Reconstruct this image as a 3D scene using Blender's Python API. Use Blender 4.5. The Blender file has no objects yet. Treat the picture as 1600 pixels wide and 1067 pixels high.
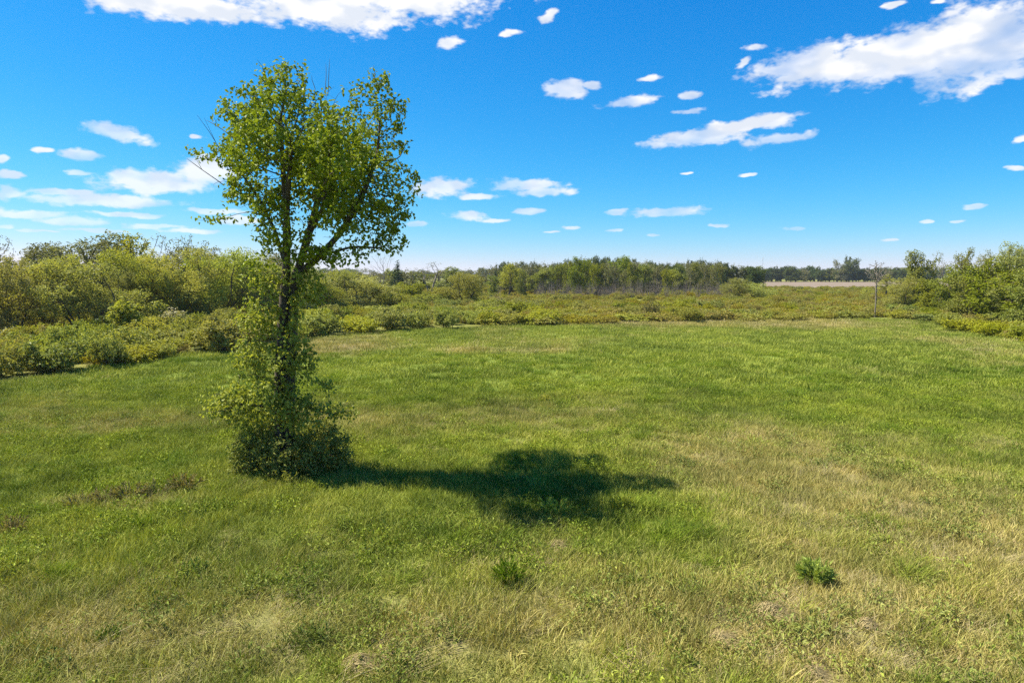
import bpy, math, random
import numpy as np
from mathutils import Vector

# ------------------------------------------------------------------ camera, sky, sun, exposure
SC = bpy.context.scene
COL = SC.collection
CAM_H, F = 7.0, 1067.0                      # camera height (m), focal length in photo pixels (24 mm on 36 mm)
PITCH = math.radians(5.62)
cam_data = bpy.data.cameras.new('camera')
cam_data.lens, cam_data.sensor_width = 24.0, 36.0
cam_data.clip_start, cam_data.clip_end = 0.1, 20000.0
cam = bpy.data.objects.new('camera', cam_data)
cam.location = (0, 0, CAM_H)
cam.rotation_euler = (math.pi / 2 - PITCH, 0, 0)
COL.objects.link(cam)
SC.camera = cam

SUN_EL = math.radians(54)
SUN_AZ = math.radians(-79)                  # from +Y towards +X
sun_dir = Vector((math.sin(SUN_AZ) * math.cos(SUN_EL), math.cos(SUN_AZ) * math.cos(SUN_EL), math.sin(SUN_EL)))
sl = bpy.data.lights.new('sun', 'SUN')
sl.energy, sl.angle, sl.color = 5.0, math.radians(0.53), (1.0, 0.94, 0.82)
sun = bpy.data.objects.new('sun', sl)
sun.rotation_euler = (-sun_dir).to_track_quat('-Z', 'Y').to_euler()
sun.location = (-40, 10, 60)
COL.objects.link(sun)

SC.view_settings.view_transform = 'Standard'
SC.view_settings.look = 'None'
SC.view_settings.gamma = 1.0
SC.view_settings.use_curve_mapping = False
SC.view_settings.exposure = 1.25
SC.cycles.max_bounces = 5
SC.cycles.transparent_max_bounces = 8
SC.cycles.use_denoising = False
SC.cycles.sample_clamp_indirect = 2.0


def ray(px, py):
    """direction in the world of a photo pixel"""
    u, v = (px - 800) / F, (533.5 - py) / F
    c, s = math.cos(PITCH), math.sin(PITCH)
    return np.array([u, c + v * s, v * c - s])


def g(px, py, z=0.0):
    """ground point seen at a photo pixel"""
    d = ray(px, py)
    t = (z - CAM_H) / d[2]
    return np.array([d[0] * t, d[1] * t, z])


def at_y(px, py, Y):
    """point at distance Y seen at a photo pixel"""
    d = ray(px, py)
    t = Y / d[1]
    return np.array([d[0] * t, Y, CAM_H + d[2] * t])


def azel(px, py):
    d = ray(px, py)
    return math.degrees(math.atan2(d[0], d[1])), math.degrees(math.atan2(d[2], math.hypot(d[0], d[1])))


class NT:
    """small helper to write node trees"""
    def __init__(self, tree):
        self.t = tree
        self.n = tree.nodes
        self.l = tree.links

    def node(self, typ, ins=None, **props):
        nd = self.n.new(typ)
        for k, v in props.items():
            setattr(nd, k, v)
        if ins:
            for k, v in ins.items():
                self.set(nd.inputs[k], v)
        return nd

    def set(self, sock, v):
        if isinstance(v, bpy.types.NodeSocket):
            self.l.new(v, sock)
        else:
            sock.default_value = v

    def math(self, op, a, b=0.0, c=0.0, clamp=False):
        nd = self.node('ShaderNodeMath', {0: a, 1: b, 2: c}, operation=op)
        nd.use_clamp = clamp
        return nd.outputs[0]

    def vmath(self, op, a, b=(0, 0, 0), out=0):
        nd = self.node('ShaderNodeVectorMath', {0: a, 1: b}, operation=op)
        return nd.outputs[out]

    def mix(self, f, a, b, blend='MIX'):
        nd = self.n.new('ShaderNodeMix')
        nd.data_type, nd.blend_type = 'RGBA', blend
        self.set(nd.inputs[0], f)
        for s, v in ((nd.inputs[6], a), (nd.inputs[7], b)):
            if isinstance(v, tuple) and len(v) == 3:
                v = (*v, 1)
            self.set(s, v)
        return nd.outputs[2]

    def noise(self, vec, scale, detail=4.0, rough=0.55, out='Fac'):
        nd = self.node('ShaderNodeTexNoise', {'Scale': scale, 'Detail': detail, 'Roughness': rough})
        if vec is not None:
            self.l.new(vec, nd.inputs['Vector'])
        return nd.outputs[out]

    def ramp(self, f, lo, hi, a=0.0, b=1.0, smooth=False):
        nd = self.node('ShaderNodeMapRange', {0: f, 1: lo, 2: hi, 3: a, 4: b})
        nd.interpolation_type = 'SMOOTHSTEP' if smooth else 'LINEAR'
        return nd.outputs[0]


# ---- the sky: Nishita air with scattered fair-weather cumulus
CLOUDS = [  # photo pixel of the centre, half width, half height, tilt
    (300, 8, 150, 24, 0), (500, 14, 150, 34, 0), (640, 2, 130, 24, 3), (210, 0, 90, 26, 0), (430, -25, 330, 45, 0),
    (1400, 86, 200, 44, 4), (1530, 68, 140, 72, 4), (1270, 96, 100, 27, 4), (1350, 108, 100, 17, 0), (1590, 118, 34, 13, 0),
    (1690, 70, 140, 50, 0), (1526, 117, 26, 8, 0),
    (885, 140, 36, 21, 0), (929, 132, 17, 9, 0), (983, 160, 55, 9, 8), (1075, 149, 21, 8, 0), (1017, 122, 21, 7, 0),
    (1088, 216, 76, 13, 3), (1140, 200, 50, 10, 0), (1200, 190, 54, 13, 6), (1215, 217, 54, 10, 3),
    (815, 290, 62, 11, 0), (845, 302, 55, 8, 2), (690, 292, 54, 16, 4), (745, 308, 36, 7, 0), (728, 338, 42, 11, 0),
    (775, 346, 28, 4, 0), (827, 330, 30, 6, 0), (1040, 331, 52, 8, 2), (965, 330, 20, 5, 0), (896, 355, 18, 4, 0),
    (185, 208, 54, 15, -6), (127, 243, 42, 12, 0), (240, 283, 100, 21, 0), (322, 268, 58, 28, 10), (18, 302, 38, 16, 0),
    (20, 273, 30, 9, 0), (160, 313, 125, 10, 0), (40, 335, 60, 8, 0), (110, 346, 60, 7, 0), (245, 355, 50, 5, 0),
    (8, 355, 22, 5, 0), (4, 248, 14, 10, 0), (703, 68, 25, 12, 8), (801, 52, 23, 8, 6), (859, 25, 16, 13, 30),
    (1180, 74, 23, 9, 0), (1162, 96, 18, 7, 25), (1235, 122, 26, 7, 5), (1395, 8, 20, 7, 0), (1465, 3, 18, 5, 0),
    (1075, 174, 34, 6, 0), (1170, 273, 13, 4, 0), (1075, 270, 11, 3, 0), (1525, 324, 22, 5, 0), (1450, 346, 14, 4, 0),
    (1497, 345, 13, 3, 0), (1240, 358, 22, 4, 0), (1020, 368, 15, 3, 0), (960, 360, 15, 3, 0), (1592, 263, 24, 5, 0),
    (1590, 215, 18, 7, 10), (66, 235, 20, 6, 0), (372, 345, 40, 8, 0), (650, 350, 20, 5, 0), (1400, 377, 20, 3, 0),
    (303, 213, 16, 5, 0), (90, 300, 60, 6, 0), (200, 335, 60, 4, 0), (330, 330, 55, 5, 0), (300, 362, 60, 4, 0), (120, 270, 30, 5, 0), (150, 360, 50, 3, 0), (60, 362, 40, 3, 0), (860, 362, 16, 2, 0), (1120, 352, 18, 3, 0),
]


def build_world():
    w = bpy.data.worlds.new('World')
    SC.world = w
    w.use_nodes = True
    t = NT(w.node_tree)
    t.n.clear()
    sky = t.node('ShaderNodeTexSky', sky_type='NISHITA')
    sky.sun_disc = False
    sky.sun_elevation = SUN_EL
    sky.sun_rotation = SUN_AZ
    sky.altitude = 100
    sky.air_density, sky.dust_density, sky.ozone_density = 1.0, 0.0, 6.0
    # graded like the photograph: a clean, saturated spring sky, the same all round
    sp = t.node('ShaderNodeSeparateColor', {0: sky.outputs[0]})
    air = t.node('ShaderNodeCombineColor', {0: t.math('MULTIPLY', t.math('POWER', sp.outputs[0], 2.4), 0.058), 1: t.math('MULTIPLY', sp.outputs[1], 0.82),
                                            2: t.math('MULTIPLY', t.math('POWER', sp.outputs[2], 0.62), 2.2)}).outputs[0]
    # direction -> azimuth, elevation in degrees
    tc = t.node('ShaderNodeTexCoord')
    sep = t.node('ShaderNodeSeparateXYZ', {0: tc.outputs['Generated']})
    az = t.math('MULTIPLY', t.math('ARCTAN2', sep.outputs[0], sep.outputs[1]), 57.29578)
    el = t.math('MULTIPLY', t.math('ARCSINE', sep.outputs[2]), 57.29578)
    P = t.node('ShaderNodeCombineXYZ', {0: az, 1: el, 2: 0.0}).outputs[0]
    PN = t.node('ShaderNodeCombineXYZ', {0: az, 1: t.math('MULTIPLY', el, 1.9), 2: 3.7}).outputs[0]
    warp = t.vmath('SUBTRACT', t.noise(PN, 0.55, 3.0, 0.5, 'Color'), (0.5, 0.5, 0.5))
    PW = t.vmath('ADD', P, t.vmath('MULTIPLY', warp, (1.6, 0.6, 0.0)))
    lst = []
    for px, py, hw, hh, tilt in CLOUDS:
        if hw < 45:
            hw, hh = hw * 0.82, hh * 0.82
        a, e = azel(px, py)
        a2, _ = azel(px + hw, py)
        _, e2 = azel(px, py - hh)
        lst.append((a, e, abs(a2 - a), abs(e2 - e), tilt))
    rng = random.Random(5)
    while len(lst) < len(CLOUDS) + 18:          # the same kind of sky all the way round
        a = rng.uniform(-180, 180)
        if abs(a) < 44:
            continue
        e = 3 + 40 * rng.random() ** 1.6
        s = 0.5 + 0.17 * e * rng.uniform(0.4, 1.4)
        lst.append((a, e, s * 1.9, s * 0.42, rng.uniform(-5, 5)))
    acc = 9.0
    spw = t.node('ShaderNodeSeparateXYZ', {0: PW})
    for a, e, ra, re, tilt in lst:              # the running value rides in z, so that the nodes are worked off one after another
        v = t.node('ShaderNodeCombineXYZ', {0: spw.outputs[0], 1: spw.outputs[1], 2: acc}).outputs[0]
        mp = t.node('ShaderNodeMapping', {'Location': (a, e, 0), 'Rotation': (0, 0, math.radians(tilt)), 'Scale': (ra, re, 1e6), 'Vector': v}, vector_type='TEXTURE')
        ln = t.vmath('LENGTH', mp.outputs[0], out='Value')
        acc = t.node('ShaderNodeMath', {0: acc, 1: ln, 2: 0.25}, operation='SMOOTH_MIN').outputs[0]
    f = t.math('SUBTRACT', 1.0, acc)
    n1 = t.noise(PN, 0.45, 8.0, 0.52)
    n2 = t.noise(PN, 1.5, 7.0, 0.48)
    nn = t.math('ADD', t.math('MULTIPLY', t.math('SUBTRACT', n1, 0.5), 1.7), t.math('MULTIPLY', t.math('SUBTRACT', n2, 0.5), 0.95))
    d = t.math('ADD', f, nn)
    mask = t.ramp(d, -0.18, 0.45, 0.0, 1.0, True)
    thin = t.ramp(t.noise(PN, 0.22, 2.0), 0.36, 0.58, 0.5, 1.0)             # some are mere wisps
    mask = t.math('MULTIPLY', mask, t.math('MAXIMUM', thin, t.ramp(el, 13.0, 18.0)))
    # thin, low clouds are paler than high ones
    mask = t.math('MULTIPLY', mask, t.ramp(el, 1.0, 11.0, 0.62, 1.0))
    nA = t.noise(PN, 0.32, 4.0, 0.45)
    nB = t.noise(t.vmath('ADD', PN, (-0.6, 1.5, 0.0)), 0.32, 4.0, 0.45)      # towards the sun: billows are lit on that side
    sh = t.ramp(t.math('SUBTRACT', nA, nB), -0.13, 0.10, 0.0, 1.0, True)
    ccol = t.mix(sh, (5.5, 5.9, 6.6), (7.2, 7.2, 7.3))
    fin = t.mix(mask, air, ccol)
    bg = t.node('ShaderNodeBackground', {0: fin, 1: 0.061})
    out = t.node('ShaderNodeOutputWorld')
    t.l.new(bg.outputs[0], out.inputs[0])
    w.cycles.sampling_method = 'NONE'


build_world()

# ------------------------------------------------------------------ helpers


def tag(o, label=None, cat=None, group=None, kind=None):
    for k, v in (('label', label), ('category', cat), ('group', group), ('kind', kind)):
        if v:
            o[k] = v
    return o


def mesh_np(name, V, Fs, mat=None, smooth=False):
    """mesh from arrays; Fs is a list of (n,k) index arrays"""
    me = bpy.data.meshes.new(name)
    V = np.ascontiguousarray(V, dtype=np.float32)
    me.vertices.add(len(V))
    me.vertices.foreach_set('co', V.ravel())
    Fs = [np.asarray(f, dtype=np.int32) for f in Fs if len(f)]
    loops = np.concatenate([f.ravel() for f in Fs])
    tot = np.concatenate([np.full(len(f), f.shape[1], dtype=np.int32) for f in Fs])
    start = np.concatenate([[0], np.cumsum(tot)[:-1]]).astype(np.int32)
    me.loops.add(len(loops))
    me.loops.foreach_set('vertex_index', loops)
    me.polygons.add(len(tot))
    me.polygons.foreach_set('loop_start', start)
    me.polygons.foreach_set('loop_total', tot)
    me.polygons.foreach_set('use_smooth', np.full(len(tot), smooth))
    me.update(calc_edges=True)
    if mat:
        me.materials.append(mat)
    return me


def obj(name, me, parent=None, link=True):
    o = bpy.data.objects.new(name, me)
    if link:
        COL.objects.link(o)
    if parent is not None:
        o.parent = parent
    return o


def unit(v):
    return v / np.maximum(np.linalg.norm(v, axis=-1, keepdims=True), 1e-9)


def fbm(x, y, seed=0, octaves=4, gain=0.5):
    """value noise, 0..1"""
    x, y = np.asarray(x, float), np.asarray(y, float)
    tot, amp, s = 0.0, 1.0, 0.0

    def h(i, j, k):
        n = (i.astype(np.int64) * 374761393 + j.astype(np.int64) * 668265263 + (seed * 31 + k) * 1274126177) & 0xFFFFFFFF
        n = ((n ^ (n >> 13)) * 1274126177) & 0xFFFFFFFF
        n = n ^ (n >> 16)
        return (n & 0xFFFF) / 65535.0
    for k in range(octaves):
        fx, fy = x * 2 ** k + 17.3 * k, y * 2 ** k + 5.1 * k
        i, j = np.floor(fx), np.floor(fy)
        u, v = fx - i, fy - j
        u, v = u * u * (3 - 2 * u), v * v * (3 - 2 * v)
        a = h(i, j, k) * (1 - u) + h(i + 1, j, k) * u
        b = h(i, j + 1, k) * (1 - u) + h(i + 1, j + 1, k) * u
        tot = tot + amp * (a * (1 - v) + b * v)
        s += amp
        amp *= gain
    return tot / s


# ------------------------------------------------------------------ materials


def leaf_mat(name, cols, rough=0.55, trans=0.35, hue=0.03, val=0.5, transcol=None):
    """leaves: colour differs from leaf to leaf and from plant to plant; light passes through"""
    m = bpy.data.materials.new(name)
    m.use_nodes = True
    t = NT(m.node_tree)
    t.n.clear()
    geo = t.node('ShaderNodeNewGeometry')
    oi = t.node('ShaderNodeObjectInfo')
    r = geo.outputs['Random Per Island']
    c = t.mix(r, cols[0], cols[1])
    if len(cols) > 2:
        c = t.mix(t.ramp(t.noise(geo.outputs['Position'], 0.45, 3.0), 0.42, 0.62), c, cols[2])
    hs = t.node('ShaderNodeHueSaturation', {'Hue': t.ramp(oi.outputs['Random'], 0, 1, 0.5 - hue, 0.5 + hue * 0.7), 'Saturation': t.ramp(t.math('FRACT', t.math('MULTIPLY', oi.outputs['Random'], 7.3)), 0, 1, 0.85, 1.1),
                                            'Value': t.ramp(t.math('FRACT', t.math('MULTIPLY', oi.outputs['Random'], 13.7)), 0, 1, 1 - val * 0.5, 1 + val * 0.4), 'Color': c})
    c = hs.outputs[0]
    b = t.node('ShaderNodeBsdfPrincipled', {'Base Color': c, 'Roughness': rough, 'Specular IOR Level': 0.1})
    tc = t.mix(1.0, c, transcol or (1.25, 1.2, 0.55), 'MULTIPLY')
    tr = t.node('ShaderNodeBsdfTranslucent', {0: tc})
    mx = t.node('ShaderNodeMixShader', {0: trans, 1: b.outputs[0], 2: tr.outputs[0]})
    out = t.node('ShaderNodeOutputMaterial')
    t.l.new(mx.outputs[0], out.inputs[0])
    return m


def bark_mat(name, a, b, scale=7.0):
    m = bpy.data.materials.new(name)
    m.use_nodes = True
    t = NT(m.node_tree)
    t.n.clear()
    tc = t.node('ShaderNodeTexCoord')
    mp = t.node('ShaderNodeMapping', {'Vector': tc.outputs['Object'], 'Scale': (1, 1, 0.22)})
    n = t.noise(mp.outputs[0], scale, 8.0, 0.65)
    c = t.mix(t.ramp(n, 0.35, 0.65), a, b)
    bmp = t.node('ShaderNodeBump', {'Strength': 0.8, 'Distance': 0.05, 'Height': n})
    p = t.node('ShaderNodeBsdfPrincipled', {'Base Color': c, 'Roughness': 0.9, 'Specular IOR Level': 0.15, 'Normal': bmp.outputs[0]})
    out = t.node('ShaderNodeOutputMaterial')
    t.l.new(p.outputs[0], out.inputs[0])
    return m


M = {
    'tree_leaf': leaf_mat('linden_leaf', ((0.13, 0.18, 0.010), (0.27, 0.325, 0.022)), 0.45, 0.3, 0.0, 0.0),
    'sprout': leaf_mat('trunk_sprout_leaf', ((0.19, 0.235, 0.014), (0.36, 0.38, 0.04)), 0.45, 0.36, 0.0, 0.0),  # lighter and yellower than the crown leaves
    'base_shrub': leaf_mat('base_shrub_leaf', ((0.12, 0.15, 0.010), (0.29, 0.30, 0.035)), 0.55, 0.25, 0.0, 0.0),
    'willow': leaf_mat('willow_leaf', ((0.23, 0.255, 0.05), (0.37, 0.385, 0.105), (0.31, 0.325, 0.055)), 0.55, 0.4, 0.022, 0.55),
    'greywillow': leaf_mat('grey_willow_leaf', ((0.15, 0.16, 0.05), (0.23, 0.225, 0.085)), 0.6, 0.3, 0.015, 0.3),
    'yellow': leaf_mat('yellow_green_leaf', ((0.26, 0.28, 0.03), (0.36, 0.36, 0.05)), 0.5, 0.4, 0.012, 0.25),
    'fresh': leaf_mat('fresh_green_leaf', ((0.17, 0.205, 0.025), (0.27, 0.29, 0.045)), 0.5, 0.38, 0.02, 0.35),
    'dark': leaf_mat('dark_green_leaf', ((0.06, 0.09, 0.02), (0.11, 0.14, 0.03)), 0.55, 0.28, 0.02, 0.3),
    'cedar': leaf_mat('cedar_scale_leaf', ((0.025, 0.06, 0.015), (0.05, 0.09, 0.02)), 0.6, 0.15, 0.01, 0.2),
    'olive': leaf_mat('olive_shrub_leaf', ((0.22, 0.245, 0.035), (0.35, 0.36, 0.065), (0.27, 0.28, 0.05)), 0.6, 0.32, 0.02, 0.35),
    'marsh': leaf_mat('marsh_shrub_leaf', ((0.22, 0.23, 0.028), (0.34, 0.33, 0.05), (0.28, 0.235, 0.05)), 0.6, 0.32, 0.02, 0.3),
    'pale': leaf_mat('pale_blossom_leaf', ((0.32, 0.32, 0.11), (0.50, 0.47, 0.26)), 0.6, 0.3, 0.01, 0.1),
    'brownleaf': leaf_mat('brownish_bud_leaf', ((0.16, 0.14, 0.04), (0.25, 0.21, 0.065)), 0.65, 0.25, 0.015, 0.25),
    'weed': leaf_mat('weed_leaf', ((0.075, 0.13, 0.015), (0.15, 0.215, 0.03)), 0.5, 0.3, 0.01, 0.2),
    'bluegreen': leaf_mat('blue_green_weed_leaf', ((0.19, 0.26, 0.03), (0.36, 0.43, 0.075)), 0.45, 0.3, 0.0, 0.1),
    'bark': bark_mat('linden_bark', (0.045, 0.036, 0.028), (0.12, 0.10, 0.08), 9.0),
    'willowbark': bark_mat('willow_bark', (0.05, 0.04, 0.03), (0.13, 0.105, 0.08), 5.0),
    'deadbark': bark_mat('dead_wood_bark', (0.13, 0.11, 0.08), (0.24, 0.21, 0.16), 5.0),
    'purplebark': bark_mat('bare_stem_bark', (0.13, 0.105, 0.09), (0.22, 0.18, 0.16), 5.0),
}

# ------------------------------------------------------------------ plants: branches by space colonisation, leaves on the twigs


def resample(pl, step):
    pl = np.asarray(pl, float)
    out = [pl[0]]
    for a, b in zip(pl[:-1], pl[1:]):
        n = max(1, int(round(np.linalg.norm(b - a) / step)))
        for k in range(1, n + 1):
            out.append(a + (b - a) * k / n)
    return out


def colonise(seed, stems, attr, step, kill, infl=1e9, trop=(0, 0, 0.15), iters=150, wig=0.15, maxn=30000):
    rng = np.random.default_rng(seed)
    pos, par = [], []
    for st in stems:
        pts = resample(st, step)
        if pos:
            A = np.array(pos)
            d = np.linalg.norm(A - pts[0], axis=1)
            prev = int(d.argmin())
            if d[prev] > step * 1.6:
                prev = -1
        else:
            prev = -1
        if prev >= 0:
            pts = pts[1:]
        for p in pts:
            pos.append(p)
            par.append(prev)
            prev = len(pos) - 1
    N = np.array(pos)
    par = list(par)
    attr = np.asarray(attr, float)
    D = np.full(len(attr), 1e9)
    I = np.zeros(len(attr), int)

    def upd(new, off):
        for c in range(0, len(new), 400):
            blk = new[c:c + 400]
            dd = np.linalg.norm(attr[:, None, :] - blk[None], axis=2)
            j = dd.argmin(1)
            m = dd[np.arange(len(attr)), j]
            up = m < D
            D[up] = m[up]
            I[up] = j[up] + off + c
    upd(N, 0)
    trop = np.asarray(trop, float)
    for it in range(iters):
        keep = D > kill
        attr, D, I = attr[keep], D[keep], I[keep]
        act = D < infl
        if not act.any():
            break
        ids = I[act]
        dirs = unit(attr[act] - N[ids])
        u, inv = np.unique(ids, return_inverse=True)
        S = np.zeros((len(u), 3))
        np.add.at(S, inv, dirs)
        S = unit(S)
        S = unit(S + trop + rng.normal(0, wig, S.shape))
        new = N[u] + S * step
        ok = np.ones(len(new), bool)
        for c in range(0, len(new), 300):
            dd = np.linalg.norm(new[c:c + 300, None, :] - N[None], axis=2).min(1)
            ok[c:c + 300] = dd > step * 0.35
        new, u = new[ok], u[ok]
        if len(new) == 0 or len(N) > maxn:
            break
        off = len(N)
        N = np.vstack([N, new])
        par += [int(i) for i in u]
        upd(new, off)
    return N, np.array(par)


def radii(N, par, r_tip, r_base):
    n = len(N)
    cnt = np.zeros(n)
    ch = np.bincount(par[par >= 0], minlength=n)
    for i in range(n - 1, -1, -1):
        if ch[i] == 0:
            cnt[i] += 1
        if par[i] >= 0:
            cnt[par[i]] += cnt[i]
    mx = cnt.max()
    e = math.log(max(mx, 2)) / math.log(r_base / r_tip)
    return r_tip * cnt ** (1 / e), cnt, ch


def tubes(N, par, R, sides=(8, 5, 3), flare=0.0):
    """one welded-looking tube per branch chain"""
    n = len(N)
    kids = [[] for _ in range(n)]
    for i, p in enumerate(par):
        if p >= 0:
            kids[p].append(i)
    V, Q = [], []
    nv = 0
    starts = [(i, None) for i in range(n) if par[i] < 0]
    rb = R.max()
    while starts:
        s, frm = starts.pop()
        chain, rr = [], []
        if frm is not None:
            chain.append(N[frm])
            rr.append(R[s])
        i = s
        while True:
            chain.append(N[i])
            rr.append(R[i])
            if not kids[i]:
                break
            k = max(kids[i], key=lambda j: R[j])
            for j in kids[i]:
                if j != k:
                    starts.append((j, i))
            i = k
        if len(chain) < 2:
            continue
        C, rr = np.array(chain), np.array(rr)
        if len(C) > 4:                                   # soften kinks
            C[1:-1] = 0.25 * C[:-2] + 0.5 * C[1:-1] + 0.25 * C[2:]
        if frm is None and flare:
            h = C[:, 2] - C[0, 2]
            rr = rr * (1 + flare * np.exp(-h / 0.35))
        rr[-1] *= 0.5
        k = sides[0] if rr[0] > 0.3 * rb else sides[1] if rr[0] > 0.06 * rb else sides[2]
        T = np.gradient(C, axis=0)
        T = unit(T)
        ref = np.array([0.31, 0.87, 0.2]) if abs(T[0, 2]) > 0.7 else np.array([0.1, 0.2, 0.97])
        U = unit(np.cross(T, ref))
        W = np.cross(T, U)
        a = np.arange(k) * 2 * math.pi / k
        ring = C[:, None, :] + rr[:, None, None] * (np.cos(a)[None, :, None] * U[:, None, :] + np.sin(a)[None, :, None] * W[:, None, :])
        V.append(ring.reshape(-1, 3))
        m = len(C)
        b = (np.arange(m - 1)[:, None] * k + np.arange(k)[None]).ravel()
        b2 = (np.arange(m - 1)[:, None] * k + (np.arange(k)[None] + 1) % k).ravel()
        Q.append(np.stack([b, b2, b2 + k, b + k], 1) + nv)
        nv += m * k
    return np.vstack(V), np.vstack(Q)


def leaves(rng, P, n_dir, n_up, L, W, fold=0.25, jitter=0.35, shape='rhomb'):
    """leaf blades at P: n_dir the way they point, n_up the rough upper side"""
    n = len(P)
    T = unit(n_dir + rng.normal(0, jitter, (n, 3)))
    Nn = n_up + rng.normal(0, jitter, (n, 3))
    S = unit(np.cross(T, Nn))
    U = np.cross(S, T)
    L = L * rng.uniform(0.65, 1.25, n)[:, None]
    W = W * rng.uniform(0.7, 1.2, n)[:, None]
    if shape == 'rhomb':
        a = P
        b = P + T * L * 0.42 + S * W * 0.5 + U * W * fold
        c = P + T * L - U * L * 0.12
        d = P + T * L * 0.42 - S * W * 0.5 + U * W * fold
        V = np.stack([a, b, c, d], 1).reshape(-1, 3)
        i = np.arange(n)[:, None] * 4
        return V, np.vstack([i + np.array([[0, 1, 2]]), i + np.array([[0, 2, 3]])])
    V = np.stack([P, P + T * L * 0.25 + S * W * 0.48 + U * W * fold, P + T * L * 0.62 + S * W * 0.38 + U * W * fold * 0.7, P + T * L - U * L * 0.15,
                  P + T * L * 0.62 - S * W * 0.38 + U * W * fold * 0.7, P + T * L * 0.25 - S * W * 0.48 + U * W * fold], 1).reshape(-1, 3)
    i = np.arange(n)[:, None] * 6
    return V, np.vstack([i + np.array([[0, 1, 2]]), i + np.array([[0, 2, 3]]), i + np.array([[0, 3, 4]]), i + np.array([[0, 4, 5]])])


def in_lobes(rng, lobes, n, power=0.42):
    """points in ellipsoids (cx,cy,cz,rx,ry,rz), numbers by volume, thicker towards the shell"""
    lobes = np.asarray(lobes, float)
    vol = (lobes[:, 3] * lobes[:, 4] * lobes[:, 5]) ** 0.85
    k = rng.choice(len(lobes), n, p=vol / vol.sum())
    d = unit(rng.normal(size=(n, 3))) * (rng.random(n) ** power)[:, None]
    return lobes[k, :3] + d * lobes[k, 3:6]


def foliate(rng, N, par, cnt, per, spread, L, W, maxcnt, centre, droop=0.3, up=0.7, minz=0.05, shape='rhomb', outw=0.85):
    tw = np.where((cnt <= maxcnt) & (par >= 0))[0]
    ids = np.repeat(tw, per)
    n = len(ids)
    frac = rng.random(n)[:, None]
    P = N[par[ids]] * (1 - frac) + N[ids] * frac + rng.normal(0, spread, (n, 3))
    br = unit(N[ids] - N[par[ids]])
    dv = P - np.asarray(centre)
    dv[:, 2] = np.where(dv[:, 2] < 0, dv[:, 2] * 0.12, dv[:, 2])          # low leaves face outwards and up, not down
    out = unit(dv)
    nd = br * 0.5 + rng.normal(0, 0.7, (n, 3)) + np.array([0, 0, -droop])
    nu = np.array([0, 0, up]) + out * outw + rng.normal(0, 0.38, (n, 3))
    k = P[:, 2] > minz
    return leaves(rng, P[k], nd[k], nu[k], L, W, shape=shape)


PROTO = {}


def make_plant(key, seed, lobes, stems, natt, step, kill, rb, rt, per, spread, L, W, leafmat, barkmat, maxcnt=6, droop=0.3, up=0.6, trop=(0, 0, 0.12), sides=(7, 4, 3), power=0.42, wig=0.18, flare=0.3):
    rng = np.random.default_rng(seed)
    attr = in_lobes(rng, lobes, natt, power)
    attr = attr[attr[:, 2] > 0.08]
    N, par = colonise(seed, stems, attr, step, kill, trop=trop, wig=wig)
    N[:, 2] = np.maximum(N[:, 2], np.where(par < 0, -0.15, 0.02))
    R, cnt, ch = radii(N, par, rt, rb)
    V, Q = tubes(N, par, R, sides, flare)
    parts = [('trunk', mesh_np(key + '_trunk', V, [Q], M[barkmat], True))]
    top = N[:, 2].max()
    if leafmat:
        ctr = np.array([0, 0, top * 0.5])
        LV, LF = foliate(rng, N, par, cnt, per, spread, L, W, maxcnt, ctr, droop, up)
        parts.append(('crown', mesh_np(key + '_crown', LV, [LF], M[leafmat])))
        top = max(top, np.percentile(LV[:, 2], 99.8))
        wid = np.percentile(LV[:, 0], 98.5) - np.percentile(LV[:, 0], 1.5)
    else:
        wid = np.ptp(N[:, 0])
    PROTO[key] = (parts, float(top), float(wid))


def dome(rng, H, W, base, n, tight=0.3):
    """random lobes that fill a dome-shaped crown and leave its outline uneven"""
    out = []
    for i in range(n):
        z = base + (H - base) * (0.12 + 0.78 * rng.random())
        q = (z - base) / (H - base)
        prof = math.sqrt(max(0.05, 1 - (abs(q - 0.42) / 0.62) ** 2))
        a = rng.uniform(0, 2 * math.pi)
        rr = W * 0.5 * prof * (0.25 + 0.6 * math.sqrt(rng.random()))
        s = W * tight * rng.uniform(0.5, 0.95)
        out.append((rr * math.cos(a), rr * math.sin(a), z, s, s, s * rng.uniform(0.55, 0.95) * min(1.3, H / W)))
    out.append((0, 0, base + (H - base) * 0.45, W * 0.2, W * 0.2, (H - base) * 0.4))
    return out


def fan(rng, n, H, spread, lean=0.0, r0=0.12):
    """stems that rise from one stool and lean apart"""
    st = []
    for i in range(n):
        a = 2 * math.pi * i / n + rng.uniform(-0.4, 0.4)
        d = np.array([math.cos(a), math.sin(a), 0])
        s = spread * rng.uniform(0.6, 1.2)
        p0 = d * r0 * (1 if n > 1 else 0)
        p0[2] = -0.1
        mid = d * s * 0.4 + np.array([lean * 0.3, 0, H * 0.5])
        end = d * s * 0.9 + np.array([lean, 0, H * rng.uniform(0.85, 1.05)])
        st.append([p0, mid + rng.normal(0, 0.08, 3) * H * 0.1, end])
    return st


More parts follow.
